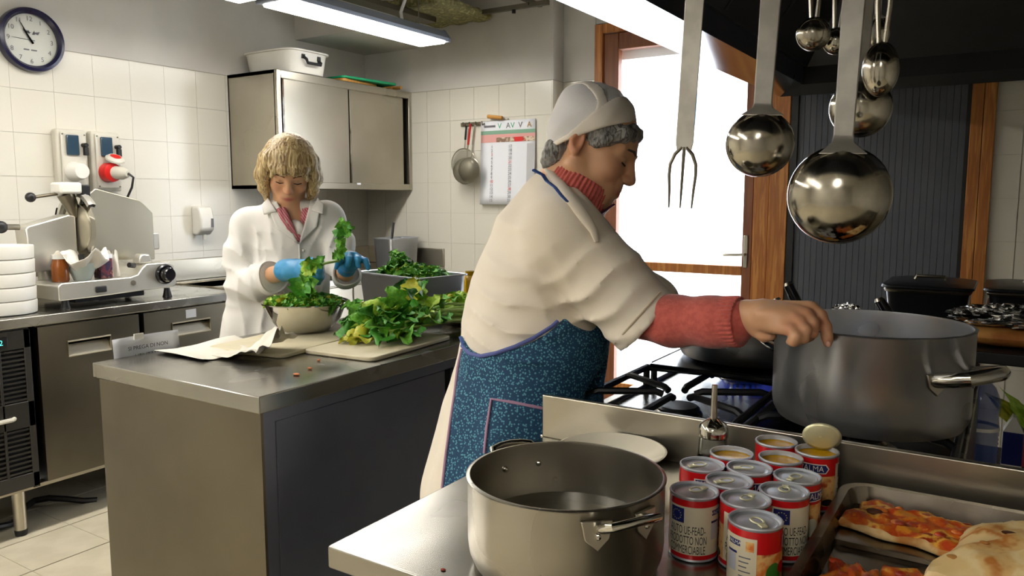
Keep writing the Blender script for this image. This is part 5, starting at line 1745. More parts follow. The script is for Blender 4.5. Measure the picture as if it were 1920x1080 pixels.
        for i in range(3):
            j, k = (i + 1) % 3, (i + 2) % 3
            sa = [slice(None)] * 3
            sb = [slice(None)] * 3
            sa[i], sb[i] = slice(0, n[i] - 1), slice(1, n[i])
            x = neg[tuple(sa)] != neg[tuple(sb)]
            E = np.argwhere(x)
            E = E[(E[:, j] > 0) & (E[:, k] > 0) & (E[:, j] < n[j] - 1) & (E[:, k] < n[k] - 1)]
            ins = neg[tuple(E.T)]
            def cell(dj, dk):
                C = E.copy()
                C[:, j] -= dj
                C[:, k] -= dk
                return idx[tuple(C.T)]
            Q = np.stack([cell(1, 1), cell(0, 1), cell(0, 0), cell(1, 0)], 1)
            Q[~ins] = Q[~ins][:, ::-1]
            F.append(Q)
        F = np.concatenate(F)
        F = F[(F >= 0).all(1)]
        return V @ EAX + s.org, F

    def mesh(s, name, m, parent=None, color=None, smooth=1, local=True):
        V, F = s.nets()
        for _ in range(smooth):       # one gentle relax of the net
            S, C = np.zeros_like(V), np.zeros(len(V))
            for a, b in ((0, 1), (1, 2), (2, 3), (3, 0)):
                np.add.at(S, F[:, a], V[F[:, b]])
                np.add.at(C, F[:, a], 1)
                np.add.at(S, F[:, b], V[F[:, a]])
                np.add.at(C, F[:, b], 1)
            V = V * .5 + .5 * S / np.maximum(C, 1)[:, None]
        me = bpy.data.meshes.new(name)
        me.vertices.add(len(V))
        me.vertices.foreach_set('co', V.astype(np.float32).ravel())
        me.loops.add(F.size)
        me.loops.foreach_set('vertex_index', F.astype(np.int32).ravel())
        me.polygons.add(len(F))
        me.polygons.foreach_set('loop_start', np.arange(0, F.size, 4, dtype=np.int32))
        me.update(calc_edges=True)
        me.validate()
        me.shade_smooth()
        me.materials.append(MATS[m])
        if color is not None:
            ca = me.color_attributes.new('tone', 'FLOAT_COLOR', 'POINT')
            c = np.concatenate([color(V), np.ones((len(V), 1))], 1).astype(np.float32)
            ca.data.foreach_set('color', c.ravel())
        o = bpy.data.objects.new(name, me)
        link(o, parent)
        return o


def noise_fold(F, amp, freq, seed, dirs=6, band=None):
    """soft cloth undulation added to a field near its surface"""
    r_ = np.random.RandomState(seed)
    X, Y, Z = F.grid()
    o = 0
    for i in range(dirs):
        w = r_.normal(size=3) * freq
        w2 = r_.normal(size=3) * freq * .35
        o = o + np.sin(X * w[0] + Y * w[1] + Z * w[2] + r_.uniform(0, 6) + 1.6 * np.sin(X * w2[0] + Y * w2[1] + Z * w2[2]))
    F.D += (amp * o / dirs ** .5).astype(np.float32)


def fold_dir(F, n, freq, amp, c, rad, seed):
    """drawn cloth folds: sharp ridges running across n, fading away from c"""
    r_ = np.random.RandomState(seed)
    X, Y, Z = F.grid()
    l = F.loc(c)
    n = np.array(n) / np.linalg.norm(n)
    q = X * n[0] + Y * n[1] + Z * n[2]
    p = X * n[2] - Z * n[0]
    ph = q * freq + 1.3 * np.sin(p * 14 + r_.uniform(0, 6)) + .9 * np.sin(p * 31 + q * 20 + r_.uniform(0, 6))
    m = np.exp(-(((X - l[0]) ** 2 + (Y - l[1]) ** 2 + (Z - l[2]) ** 2) / rad ** 2))
    w = .72 + .28 * np.sin(p * 19 + q * 11 + r_.uniform(0, 6))
    F.D += (amp * m * w * (1 - 2 * np.abs(np.sin(ph / 2)) ** .55)).astype(np.float32) * -1


def lerp(a, b, t): return np.asarray(a) * (1 - t) + np.asarray(b) * t


SKIN = np.array(lin('#d0a07a')[:3])
SKIN_R = np.array(lin('#c4775c')[:3])
LIP = np.array(lin('#aa564b')[:3])


class Head:
    """head frame: f forward, s to its left, h up; sizes in metres times k"""
    def __init__(s, c, f, h, k=1.0):
        s.c = np.asarray(c, float)
        s.f = np.asarray(f, float) / np.linalg.norm(f)
        h = np.asarray(h, float)
        h = h - s.f * (h @ s.f)
        s.h = h / np.linalg.norm(h)
        s.s = np.cross(s.h, s.f)
        s.k = k
        s.rot = np.stack([s.f, s.s, s.h])

    def p(s, f, l, h): return s.c + s.k * (f * s.f + l * s.s + h * s.h)

    def build(s, F, ears=True, smile=0.0, nose=1.0):
        P, k = s.p, s.k
        E = lambda c, r, b=.012, sub=False: F.ell(P(*c), [v * k for v in r], b, s.rot, sub)
        C = lambda a, b, ra, rb, bl=.01, sub=False: F.cone(P(*a), P(*b), ra * k, rb * k, bl, sub)
        E((-.012, 0, .035), (.084, .074, .079), .02)
        E((.035, 0, .025), (.052, .060, .055), .03)
        E((.028, 0, -.035), (.058, .057, .078), .03)
        for q in (-1, 1):
            C((-.01, q * .052, -.055), (.055, q * .022, -.098), .024, .017, .03)
            E((.052, q * .040, -.035), (.028, .024, .026), .02)
            C((.082, q * .012, .014), (.066, q * .046, .014), .010, .010, .014)
        E((.064, 0, -.104), (.024, .026, .018), .02)
        E((.066, 0, -.070), (.026, .034, .026), .02)          # muzzle
        for q in (-1, 1):
            E((.094, q * .032, -.006), (.016, .018, .011), .012, True)
            E((.069, q * .031, -.006), (.0135, .0155, .0125), .004)   # lowered lid
            E((.0815, q * .031, -.0115), (.004, .014, .0012), .003, True)
        C((.084, 0, .008), (.105 * 1.0, 0, -.034 * nose), .0085, .0118, .010)
        C((.100, 0, -.036), (.078, 0, -.040), .010, .008, .008)
        for q in (-1, 1):
            E((.096, q * .0115, -.038), (.0105, .0075, .008), .006)
            E((.094, q * .0075, -.0465), (.005, .0032, .003), .003, True)
        for i in range(5):
            y0, y1 = -.022 + .0088 * i, -.022 + .0088 * (i + 1)
            up = lambda y: smile * abs(y) ** 1.5 * 60
            C((.091 - 9 * y0 * y0 * 1.2, y0, -.0645 + up(y0)), (.091 - 9 * y1 * y1 * 1.2, y1, -.0645 + up(y1)), .0052, .0052, .005)
            C((.089 - 9 * y0 * y0 * 1.3, y0 * .9, -.0765 + up(y0)), (.089 - 9 * y1 * y1 * 1.3, y1 * .9, -.0765 + up(y1)), .0062, .0062, .006)
            C((.098 - 9 * y0 * y0 * 1.2, y0, -.0705 + up(y0)), (.098 - 9 * y1 * y1 * 1.2, y1, -.0705 + up(y1)), .0014, .0014, .003, True)
        if ears:
            for q in (-1, 1):
                E((-.022, q * .075, -.012), (.016, .009, .027), .005)
                E((-.017, q * .083, -.009), (.0095, .007, .017), .004, True)
                C((-.026, q * .082, .008), (-.034, q * .082, -.012), .0042, .0042, .005)
                C((-.014, q * .081, .013), (-.026, q * .082, .008), .0042, .0042, .005)
                E((-.016, q * .076, -.034), (.007, .006, .008), .005)

    def tone(s, V, face_only=None):
        L = (V - s.c) @ s.rot.T / s.k
        g = lambda c, r: np.exp(-(((L - np.array(c)) / np.array(r)) ** 2).sum(1))
        col = np.tile(SKIN, (len(V), 1))
        red = np.clip(.42 * (g((.07, .042, -.035), (.03, .024, .022)) + g((.07, -.042, -.035), (.03, .024, .022))) + .45 * g((.108, 0, -.034), (.016, .018, .014))
                      + .6 * (g((-.02, .08, -.01), (.024, .016, .032)) + g((-.02, -.08, -.01), (.024, .016, .032))), 0, 1)[:, None]
        col = col * (1 - red) + SKIN_R * red
        lp = np.clip(1.5 * g((.09, 0, -.071), (.014, .018, .0072)), 0, 1)[:, None]
        col = col * (1 - lp) + LIP * lp
        return col

    def brows(s, parent, m):
        for q in (-1, 1):
            obj('eyebrow', MB().tube([s.p(.0925, q * .014, .015), s.p(.0895, q * .028, .0205), s.p(.0795, q * .044, .0185), s.p(.071, q * .051, .012)], [.0030, .0040, .0036, .0014], 8, flat=.6), m, parent)
            obj('eyelashes', MB().tube([s.p(.0825, q * .018, -.0115), s.p(.0845, q * .031, -.0135), s.p(.0785, q * .045, -.0110)], [.0012, .0021, .0014], 6), 'lash', parent)


mat('skin', '#c08a63', .48, attr='tone', sss=.12, bump=.06, bscale=220)
mat('lash', '#1d120e', .6)


# ================================================================ the cook at the stove
w1 = thing('person', 'person in cream coat, blue dotted apron and white net cap reaching for the big pot', 'person', tuple(at(975, 640, 1.78) * np.array([1, 1, 0])))
O1 = at(1000, 560, 1.76)
U3 = np.array([0, 0, 1.0])
TH = R(25)
hd1 = Head(at(1113, 275, 1.69), RT * math.cos(TH) - U3 * math.sin(TH) - FWH * .27, RT * math.sin(TH) + U3 * math.cos(TH), 1.0)
lx = lambda x, d: float((at(x, 540, d) - O1) @ RT)
B1 = Field(O1, (-.42, -.50, -1.22), (.62, .42, .56), .0034, .016,
           [[(lx(1028, 1.69), lx(1210, 1.69)), (lx(1385, 1.42), lx(1575, 1.3))], [(-.19, .05), (-.50, -.30)], [(.17, .46), (-.02, .10)]])
hd1.build(B1, smile=.10)
neck0 = at(1075, 385, 1.745)
B1.chain([hd1.p(-.03, 0, -.03), hd1.p(-.035, 0, -.10), neck0], [.048, .044, .052], .02)
# trunk, hips, legs (all under the clothes)
B1.chain([neck0, at(1035, 450, 1.76), at(1000, 560, 1.77), at(995, 650, 1.775), at(985, 740, 1.78)], [.06, .10, .11, .115, .12], .05)
shR, shL = at(1058, 440, 1.605), at(1056, 436, 1.915)
elR, wrR = at(1198, 590, 1.565), at(1396, 590, 1.420)
elL, wrL = at(1180, 560, 1.88), at(1320, 588, 1.80)
B1.cone(shR, shL, .05, .05, .03)
B1.chain([shR, elR, at(1262, 602, 1.52), at(1335, 600, 1.462), wrR], [.048, .038, .035, .030, .0240], .02)
B1.chain([shL, elL, wrL, at(1352, 592, 1.79)], [.048, .042, .026, .028], .02)
for q in (-1, 1):
    hp = at(985, 760, 1.78) + FWH * .085 * q
    B1.chain([hp, hp * [1, 1, 0] + U3 * .48 + RT * .02, hp * [1, 1, 0] + U3 * .10 - RT * .02, hp * [1, 1, 0] + U3 * .045 + RT * .12], [.085, .055, .042, .035], .02)
# right hand over the rim: broad back, three curled fingers, index laid down over the wall, thumb below
H1 = lambda x, y, d: at(x, y, d)
B1.chain([wrR, H1(1432, 586, 1.392)], [.0240, .0250], .014)
kn = [H1(1521, 579, 1.340), H1(1512, 591, 1.322), H1(1499, 605, 1.310), H1(1485, 619, 1.303)]
for i, q in enumerate(kn):
    a = lerp(wrR, H1(1428, 602, 1.385), .5) + (U3 * .006 if i < 2 else -U3 * .004)
    B1.cone(a, q, .0195, [.0128, .0124, .0118, .0108][i], .010)
B1.ell(H1(1462, 592, 1.352), (.043, .024, .018), .015, np.stack([RT * .9 - FWH * .45, FWH * .8 + RT * .4 + U3 * .2, U3]))
B1.chain([kn[0], H1(1539, 592, 1.326), H1(1548, 613, 1.312), H1(1551, 632, 1.307), H1(1552, 643, 1.305)], [.0118, .0102, .0096, .0088, .0076], .006)
B1.chain([kn[1], H1(1524, 606, 1.304), H1(1523, 624, 1.300), H1(1515, 634, 1.316)], [.0115, .0100, .0094, .0082], .005)
B1.chain([kn[2], H1(1510, 619, 1.290), H1(1506, 634, 1.290), H1(1498, 640, 1.308)], [.0110, .0096, .0090, .0078], .005)
B1.chain([kn[3], H1(1493, 630, 1.285), H1(1488, 641, 1.288), H1(1481, 641, 1.303)], [.0100, .0086, .0080, .0068], .005)
B1.chain([H1(1408, 602, 1.405), H1(1418, 619, 1.395), H1(1432, 630, 1.380), H1(1447, 629, 1.366)], [.016, .0122, .0108, .0092], .007)
for i in range(3):      # tendons on the back of the hand
    B1.cone(lerp(wrR, kn[i], .45) + U3 * .018, lerp(wrR, kn[i], .92) + U3 * .010, .0040, .0036, .008)
# left hand, on the far side
hl = at(1352, 592, 1.79)
for i in range(4):
    a = hl + FWH * (-.03 + .02 * i)
    B1.chain([a, a + RT * .035 + U3 * .004, a + RT * .055 - U3 * .02], [.012, .009, .0075], .006)
B1.chain([hl - RT * .02 - FWH * .03, hl - FWH * .055 + RT * .015], [.012, .009], .006)


def tone1(V):
    c = hd1.tone(V)
    dk = np.zeros(len(V))
    for q in (H1(1552, 643, 1.305), H1(1548, 613, 1.312), kn[1], kn[2], kn[3], H1(1523, 624, 1.30), H1(1446, 624, 1.385)):
        dk = np.maximum(dk, np.exp(-(np.linalg.norm(V - q, axis=1) / .018) ** 2))
    return c * (1 - .55 * dk[:, None]) + SKIN_R * .55 * dk[:, None]


body1 = B1.mesh('body', 'skin', w1, tone1)
mat('brow_grey', '#4a3e38', .8)
hd1.brows(w1, 'brow_grey')
obj('fingernail', MB().ball(H1(1553, 645, 1.2985), (.0045, .0025, .006), 8, 6), mat('nail', '#d3a08a', .3), w1)

# coat
mat('coat_cream', '#eae0cf', .85, var='#e2d6c2', vscale=3.5, bump=.12, bscale=260, sheen=.15)
mat('coat_white', '#dcdad5', .85, var='#d4d1cb', vscale=3.5, bump=.12, bscale=260, sheen=.15)
C1 = Field(O1, (-.40, -.36, -.86), (.36, .40, .36), .0062)
lean = R(24)
rl = np.stack([RT * math.cos(lean) - U3 * math.sin(lean), FWH, RT * math.sin(lean) + U3 * math.cos(lean)])
C1.ell(at(1040, 462, 1.76), (.128, .185, .165), .05, rl)
C1.ell(at(1003, 560, 1.77), (.150, .185, .16), .06)
C1.ell(at(1001, 640, 1.775), (.165, .19, .15), .05)
C1.ell(at(985, 750, 1.78), (.165, .20, .17), .06)
sk0, sk1, sk2 = at(972, 820, 1.78), at(955, 930, 1.78), at(945, 1130, 1.80)
C1.ell(sk0, (.175, .21, .16), .06)
C1.ell(sk1, (.198, .225, .18), .06)
C1.ell(sk2, (.21, .24, .22), .06)
C1.chain([at(1038, 440, 1.755), at(1056, 385, 1.742)], [.12, .088], .05)
C1.cone(shR + U3 * -.005, shL, .080, .080, .05)
C1.chain([shR, lerp(shR, elR, .55), at(1232, 630, 1.56)], [.083, .078, .080], .035)
C1.chain([shL, elL, lerp(elL, wrL, .3)], [.083, .075, .07], .035)
noise_fold(C1, .0014, 24, 4)
fold_dir(C1, (.35, 0, .94), 120, .013, at(925, 612, 1.62), .12, 3)
fold_dir(C1, (-.45, 0, .90), 115, .012, at(1125, 545, 1.51), .11, 5)
fold_dir(C1, (.75, 0, .66), 75, .008, at(985, 480, 1.60), .13, 8)
# waist gathers below the apron tie, towards the back
X, Y, Z = C1.grid()
zz = float(C1.loc(at(900, 655, 1.77))[2])
C1.D += (np.clip((zz - Z) / .12, 0, 1) * .006 * np.sin(Y * 55 + 1.2 * np.sin(Z * 9)) * np.clip((-.02 - X) / .1, 0, 1)).astype(np.float32)
# right sleeve end and left sleeve end, hem
cutp = at(1206, 609, 1.56)
nrm = (at(1206 + 77, 609 + 64, 1.56) - cutp)
sl_mask = C1.box(C1.loc(cutp) - .16, C1.loc(cutp) + .16)
(sl, (X, Y, Z)) = sl_mask
lc, ln = C1.loc(cutp), EAX @ nrm / np.linalg.norm(nrm)
near = (Y < lc[1] + .13)
C1.D[sl] = np.where(near & (((X - lc[0]) * ln[0] + (Y - lc[1]) * ln[1] + (Z - lc[2]) * ln[2]) > -.06) & (X > lc[0] - .11),
                    np.maximum(C1.D[sl], (X - lc[0]) * ln[0] + (Y - lc[1]) * ln[1] + (Z - lc[2]) * ln[2]), C1.D[sl])
# neck opening: the coat ends on a slope from the nape down to the chest
lc = C1.loc(at(1082, 360, 1.72))
ln = np.array([.77, 0, .64])
sl, (X, Y, Z) = C1.box(lc - .16, lc + .16)
C1.D[sl] = np.maximum(C1.D[sl], (X - lc[0]) * ln[0] + (Y - lc[1]) * ln[1] + (Z - lc[2]) * ln[2])
C1.plane(np.array([0, 0, .50]), (0, 0, -1))
C1.mesh('coat', 'coat_cream', w1)


def on1(x, y, off=.004, S=C1): return S.hit(at(x, y, 1.15), at(x, y, 2) - at(x, y, 1), off, 1.1)


# stitched hem of the sleeve
mat('seam', '#c4b69c', .9)
obj('sleeve_hem', MB().tube([on1(x, y, .002) for x, y in ((1238, 548), (1222, 566), (1205, 585), (1188, 604), (1170, 624), (1152, 645))], .0022, 6), 'seam', w1)

# sweater: roll neck and right sleeve with ribbed cuff
mat('knit', '#cc6459', .92, var='#bd564c', vscale=90, bump=.5, bscale=420, sheen=.3)
ax_t = at(1094, 338, 1.692)
axv = (RT * .50 + U3 * .86)
axv = axv / np.linalg.norm(axv)
uu, ww = FWH, np.cross(axv, FWH)


def rib_tube(c0, d, prof, ribs, amp, n=240, su=1.0, sw=1.0, u=None):
    d = np.asarray(d) / np.linalg.norm(d)
    if u is None: u, w, _ = basis(d)
    else:
        u = u - d * (u @ d)
        u = u / np.linalg.norm(u)
        w = np.cross(d, u)

    def fn(a, b):
        t = 2 * PI * a
        i = b * (len(prof) - 1)
        j = min(int(i), len(prof) - 2)
        r = prof[j][0] + (prof[j + 1][0] - prof[j][0]) * (i - j)
        z = prof[j][1] + (prof[j + 1][1] - prof[j][1]) * (i - j)
        r += amp * math.cos(ribs * t)
        return c0 + d * z + r * (su * math.cos(t) * u + sw * math.sin(t) * w)
    return MB().surf(fn, n, len(prof) * 2 - 1, cu=True)


obj('roll_neck', rib_tube(ax_t, axv, [(.056, -.006), (.060, .002), (.0655, .004), (.0695, -.006), (.072, -.03), (.076, -.055), (.084, -.10)], 44, .0016, 352, u=FWH), 'knit', w1, sharp=80)
SL1 = Field(O1, (.06, -.42, -.12), (.44, .02, .22), .0045)
cuf = lerp(elR, wrR, .93)
SL1.chain([elR, at(1262, 602, 1.52), at(1335, 603, 1.462), at(1372, 604, 1.436)], [.050, .0475, .0455, .0445], .02)
noise_fold(SL1, .0015, 40, 9)
SL1.cone(at(1235, 628, 1.50), at(1190, 600, 1.53), .012, .008, .02)
SL1.mesh('sweater_sleeve', 'knit', w1)
c0, c1 = at(1338, 603, 1.460), at(1390, 603, 1.424)
dc = c1 - c0
LC = float(np.linalg.norm(dc))
obj('sweater_cuff', rib_tube(c0, dc, [(.0462, -.004), (.0472, .004), (.0462, LC * .5), (.0465, LC * .92), (.0445, LC), (.040, LC - .002), (.034, LC - .012)], 34, .0013, 272), 'knit', w1, sharp=80)

# coat collar lying around the roll neck
edge = ((1031, 311), (1040, 322), (1055, 340), (1072, 362), (1090, 386), (1106, 408), (1118, 426), (1124, 448))
obj('coat_collar', MB().tube([on1(x - 5, y + 6, .004) for x, y in edge], [.008, .012, .014, .014, .014, .013, .010, .005], 12, flat=.5), 'coat_cream', w1)
obj('zip_edge', MB().tube([at(1124, 402, 1.66), at(1138, 392, 1.655), at(1152, 383, 1.655)], [.008, .007, .006], 10, flat=.4), mat('plum', '#4a1c34', .5), w1)
mat('strap_blue', '#33569c', .7)
obj('apron_strap', MB().tube([on1(1003, 322, .002) * 0 + at(1001, 319, 1.655), at(1018, 328, 1.645), at(1026, 340, 1.64), on1(1042, 352, .006), on1(1055, 368, .006), on1(1064, 378, .006)], [.009, .008, .007, .007, .007, .005], 8, flat=.35), 'strap_blue', w1)

# apron
A1 = Field(O1, (-.40, -.36, -.86), (.36, .40, .36), .0062)
A1.D = C1.D - .0075
X, Y, Z = A1.grid()
E1 = lambda x, y: A1.loc(at(x, y, 1.62))
left = [E1(*q) for q in ((864, 652), (858, 690), (852, 740), (843, 800), (835, 860), (828, 920), (800, 1100))]
bib = [E1(*q) for q in ((864, 650), (880, 664), (900, 668), (930, 662), (965, 650), (1000, 634), (1035, 612), (1060, 590), (1085, 560), (1100, 520), (1115, 440), (1120, 400))]
zl, xl = np.array([q[2] for q in left])[::-1], np.array([q[0] for q in left])[::-1]
xb = np.interp(Z, zl, xl).astype(np.float32)
zb = np.interp(X, np.array([q[0] for q in bib]), np.array([q[2] for q in bib])).astype(np.float32)
A1.D = np.maximum(A1.D, np.maximum((xb - X) * .95, (Z - zb) * .85))
# keep the apron off the sleeves
fa = Field(O1, (-.40, -.36, -.86), (.36, .40, .36), .0062)
fa.chain([shR, lerp(shR, elR, .55), at(1232, 630, 1.56)], [.111, .110, .112], .02)
fa.chain([shL, elL, lerp(elL, wrL, .3)], [.098, .095, .09], .02)
A1.D = np.maximum(A1.D, -fa.D)
A1.plane(np.array([0, 0, .56]), (0, 0, -1))
m = mat('apron_blue', '#1d4a6c', .8)
nt = m.node_tree
vo = nt.nodes.new('ShaderNodeTexVoronoi')
vo.inputs['Scale'].default_value = 190
tc = [n for n in nt.nodes if n.type == 'TEX_COORD'][0]
nt.links.new(tc.outputs['Object'], vo.inputs['Vector'])
cr = nt.nodes.new('ShaderNodeValToRGB')
cr.color_ramp.elements[0].position, cr.color_ramp.elements[1].position = .30, .42
cr.color_ramp.elements[0].color = lin('#5a9aad')
cr.color_ramp.elements[1].color = lin('#174264')
nt.links.new(vo.outputs['Distance'], cr.inputs[0])
nt.links.new(cr.outputs[0], nt.nodes['Principled BSDF'].inputs['Base Color'])
ap = A1.mesh('apron', 'apron_blue', w1)
onA = lambda x, y, off=.002: on1(x, y, off, A1)
mat('trim_violet', '#56609e', .7)
mat('trim_pink', '#b08aa6', .7)
obj('bib_piping', MB().tube([on1(x, y, .008) for x, y in ((866, 648), (880, 663), (900, 668), (930, 662), (965, 650), (1000, 634), (1035, 612), (1046, 602))], .0042, 8), 'trim_violet', ap)
obj('side_piping', MB().tube([on1(x, y, .008) for x, y in ((866, 655), (858, 690), (852, 740), (843, 800), (835, 860), (829, 915))], .0032, 8), 'trim_pink', ap)
obj('pocket_piping', MB().tube([onA(x, y, .002) for x, y in ((908, 850), (913, 800), (921, 748), (960, 754), (1000, 762), (1030, 768))], .0032, 8), 'trim_pink', ap)
obj('apron_tie', MB().tube([on1(x, y, .006) for x, y in ((864, 632), (868, 645), (876, 658), (888, 668))], .0045, 8, flat=.6), 'strap_blue', ap)
# trousers and shoes below the coat
T1 = Field(O1, (-.30, -.25, -1.22), (.30, .30, -.55), .011)
S1 = Field(O1, (-.30, -.25, -1.25), (.30, .30, -.95), .008)
for q in (-1, 1):
    hp = at(985, 760, 1.78) + FWH * .085 * q
    g = hp * [1, 1, 0]
    T1.chain([hp - U3 * .05, g + U3 * .48 + RT * .02, g + U3 * .10 - RT * .02], [.10, .075, .065], .02)
    S1.chain([g + U3 * .05 - RT * .04, g + U3 * .045 + RT * .06, g + U3 * .036 + RT * .14], [.045, .042, .032], .02)
S1.plane(np.array([0, 0, .006]), (0, 0, -1))
mat('trouser', '#3a3f4c', .85)
T1.mesh('trousers', 'trouser', w1)
S1.mesh('shoes', 'white_plastic', w1)

# hair under the cap, then the cap itself
m = mat('hair_grey', '#6b6a68', .55, var=['#8c8a86', '#3f3e3d', '#9a9893'], vscale=60, stretch=(1.2, 1.2, .35), bump=.5, bscale=120)
HR = Field(O1, (.0, -.22, .17), (.30, .10, .46), .0034)
P = hd1.p
HR.ell(P(-.014, 0, .040), (.088, .080, .080), .012, hd1.rot)
for q in (-1, 1):
    HR.chain([P(.072, q * .03, .056), P(.060, q * .056, .042), P(.030, q * .072, .014), P(.014, q * .072, -.004)], [.013, .014, .011, .006], .014)
HR.chain([P(.070, -.024, .060), P(.073, .0, .060), P(.070, .024, .060)], [.013, .013, .013], .012)
HR.chain([P(.072, -.03, .055), P(.082, -.030, .034)], [.008, .003], .008)
HR.chain([P(.076, .0, .055), P(.086, -.012, .036)], [.008, .003], .008)
HR.chain([P(-.062, -.03, -.04), P(-.062, .03, -.04)], [.03, .03], .02)
HR.chain([P(-.068, -.025, -.070), P(-.068, .025, -.070)], [.02, .02], .02)
HR.ell(P(.085, 0, -.03), (.055, .058, .068), .010, hd1.rot, True)
for q in (-1, 1): HR.ell(P(-.018, q * .085, -.018), (.022, .022, .032), .006, hd1.rot, True)
X, Y, Z = HR.grid()
HR.D += (.0012 * np.sin((Z * .9 - X * .5) * 420 + 2.0 * np.sin(X * 40 + Y * 30))).astype(np.float32)
hair1 = HR.mesh('hair', 'hair_grey', w1)
rs = random.Random(3)
for tone, cnt in (('#77757a', 70), ('#a6a4a2', 40), ('#3d3a3c', 50)):
    b = MB()
    for k in range(cnt):
        q = -1 if k % 3 else 1
        j = rs.uniform(-1, 1)
        g_ = rs.uniform(.0, .004)
        up = .010 * j
        b.tube([P(.074 + g_, q * (.012 + rs.uniform(0, .03)), .060 + up * .4), P(.074 + g_, q * .045, .050 + up * .7), P(.055 + g_, q * (.064 + g_), .034 + up), P(.030, q * (.076 + g_), .014 + up), P(.014 + rs.uniform(-.006, .006), q * (.074 + g_ * .5), .002 + up * .7)],
               [.0013, .0017, .0017, .0015, .0004], 5)
    obj('hair_strands', b, mat('strand_' + tone[1:], tone, .45), hair1)
CP = Field(O1, (-.06, -.24, .17), (.32, .12, .50), .0030)
CP.ell(P(-.021, 0, .046), (.088, .088, .084), .02, hd1.rot)
CP.ell(P(-.055, 0, .010), (.052, .078, .066), .03, hd1.rot)
CP.ell(P(-.062, 0, .070), (.036, .055, .040), .03, hd1.rot)
noise_fold(CP, .0016, 60, 21)
for q in (-1, 1):      # gathers at the back of the cap
    for (a, b) in (((-.095, .035, -.005), (-.03, .080, .03)), ((-.093, .04, .02), (-.035, .082, .05)), ((-.085, .03, -.03), (-.04, .075, .0))):
        CP.cone(P(a[0], q * a[1], a[2]), P(b[0], q * b[1], b[2]), .004, .002, .012)
full = CP.D.copy()
CP.plane(P(0, 0, .020), hd1.f * .67 - hd1.h * .74)
m = mat('cap_net', '#f0eeee', .85, alpha=.82, bump=.5, bscale=500)
mat('cap_band', '#eee6da', .85, bump=.12, bscale=260)
cut = CP.D
CP.D = np.maximum(cut, -(full + .006))          # a thin net shell
CP.mesh('net_cap', 'cap_net', w1)
CP.D = np.maximum(full - .0035, -(full + .004))
CP.plane(P(0, 0, .020), hd1.f * .67 - hd1.h * .74)
CP.plane(P(-.012, 0, .060), hd1.h * .44 - hd1.f * .90)
CP.mesh('cap_band', 'cap_band', w1)
CP.D = np.maximum(full - .0028, -(full + .003))
CP.plane(P(0, 0, .020), hd1.f * .67 - hd1.h * .74)
CP.plane(P(.002, 0, .0365), hd1.h * .74 - hd1.f * .67)
CP.mesh('cap_edge', 'cap_band', w1)
CP.D = np.maximum(full - .002, -(full + .003))
CP.plane(P(0, 0, .020), hd1.f * .67 - hd1.h * .74)
X, Y, Z = CP.grid()
lp_, ls_ = CP.loc(P(-.03, 0, .05)), EAX @ (hd1.s * .8 + hd1.f * .55)
CP.D = np.maximum(CP.D, np.abs((X - lp_[0]) * ls_[0] + (Y - lp_[1]) * ls_[1] + (Z - lp_[2]) * ls_[2] + .05) - .010)
CP.mesh('cap_strip', 'cap_band', w1)
# ================================================================ the woman in white at the island
w2 = thing('person', 'person in white coat, pink scarf and blue gloves picking celery over the salad bowl', 'person', tuple(at(535, 600, 3.0) * np.array([1, 1, 0])))
O2 = at(540, 500, 2.98)
TH2 = R(30)
f2 = (-FWH * math.cos(R(14)) + RT * math.sin(R(14)))
hd2 = Head(at(542, 318, 2.93), f2 * math.cos(TH2) - U3 * math.sin(TH2), f2 * math.sin(TH2) + U3 * math.cos(TH2) + RT * .07, 1.02)
B2 = Field(O2, (-.36, -.48, -1.20), (.42, .24, .58), .0045, .018,
           [[(-.12, .15), (-.03, .15), (.17, .32)], [(-.20, .10), (-.48, -.2)], [(.22, .54), (-.07, .09)]])
hd2.build(B2, ears=True)
nk2 = at(543, 398, 2.985)
B2.chain([hd2.p(-.03, 0, -.03), hd2.p(-.045, 0, -.09), nk2], [.056, .052, .058], .02)
B2.chain([nk2, at(542, 445, 3.0), at(540, 520, 3.0), at(533, 620, 3.01), at(530, 700, 3.01)], [.06, .095, .10, .11, .12], .05)
s2R, s2L = at(468, 425, 2.99), at(612, 412, 2.99)
e2R, r2R = at(458, 532, 2.93), at(532, 509, 2.72)
e2L, r2L = at(636, 500, 2.93), at(648, 512, 2.80)
B2.cone(s2R, s2L, .05, .05, .03)
B2.chain([s2R, e2R, r2R], [.045, .038, .028], .02)
B2.chain([s2L, e2L, r2L], [.045, .038, .028], .02)
for q in (-1, 1):
    hp = at(530, 700, 3.01) + RT * .085 * q
    g = hp * [1, 1, 0]
    B2.chain([hp, g + U3 * .46, g + U3 * .10, g + U3 * .045 - FWH * .10], [.085, .055, .042, .035], .02)
mat('glove_blue', '#2f86bd', .42, var='#3c93c8', vscale=12, bump=.25, bscale=110)
GL = Field(O2, (-.10, -.48, -.14), (.36, -.05, .16), .0030)
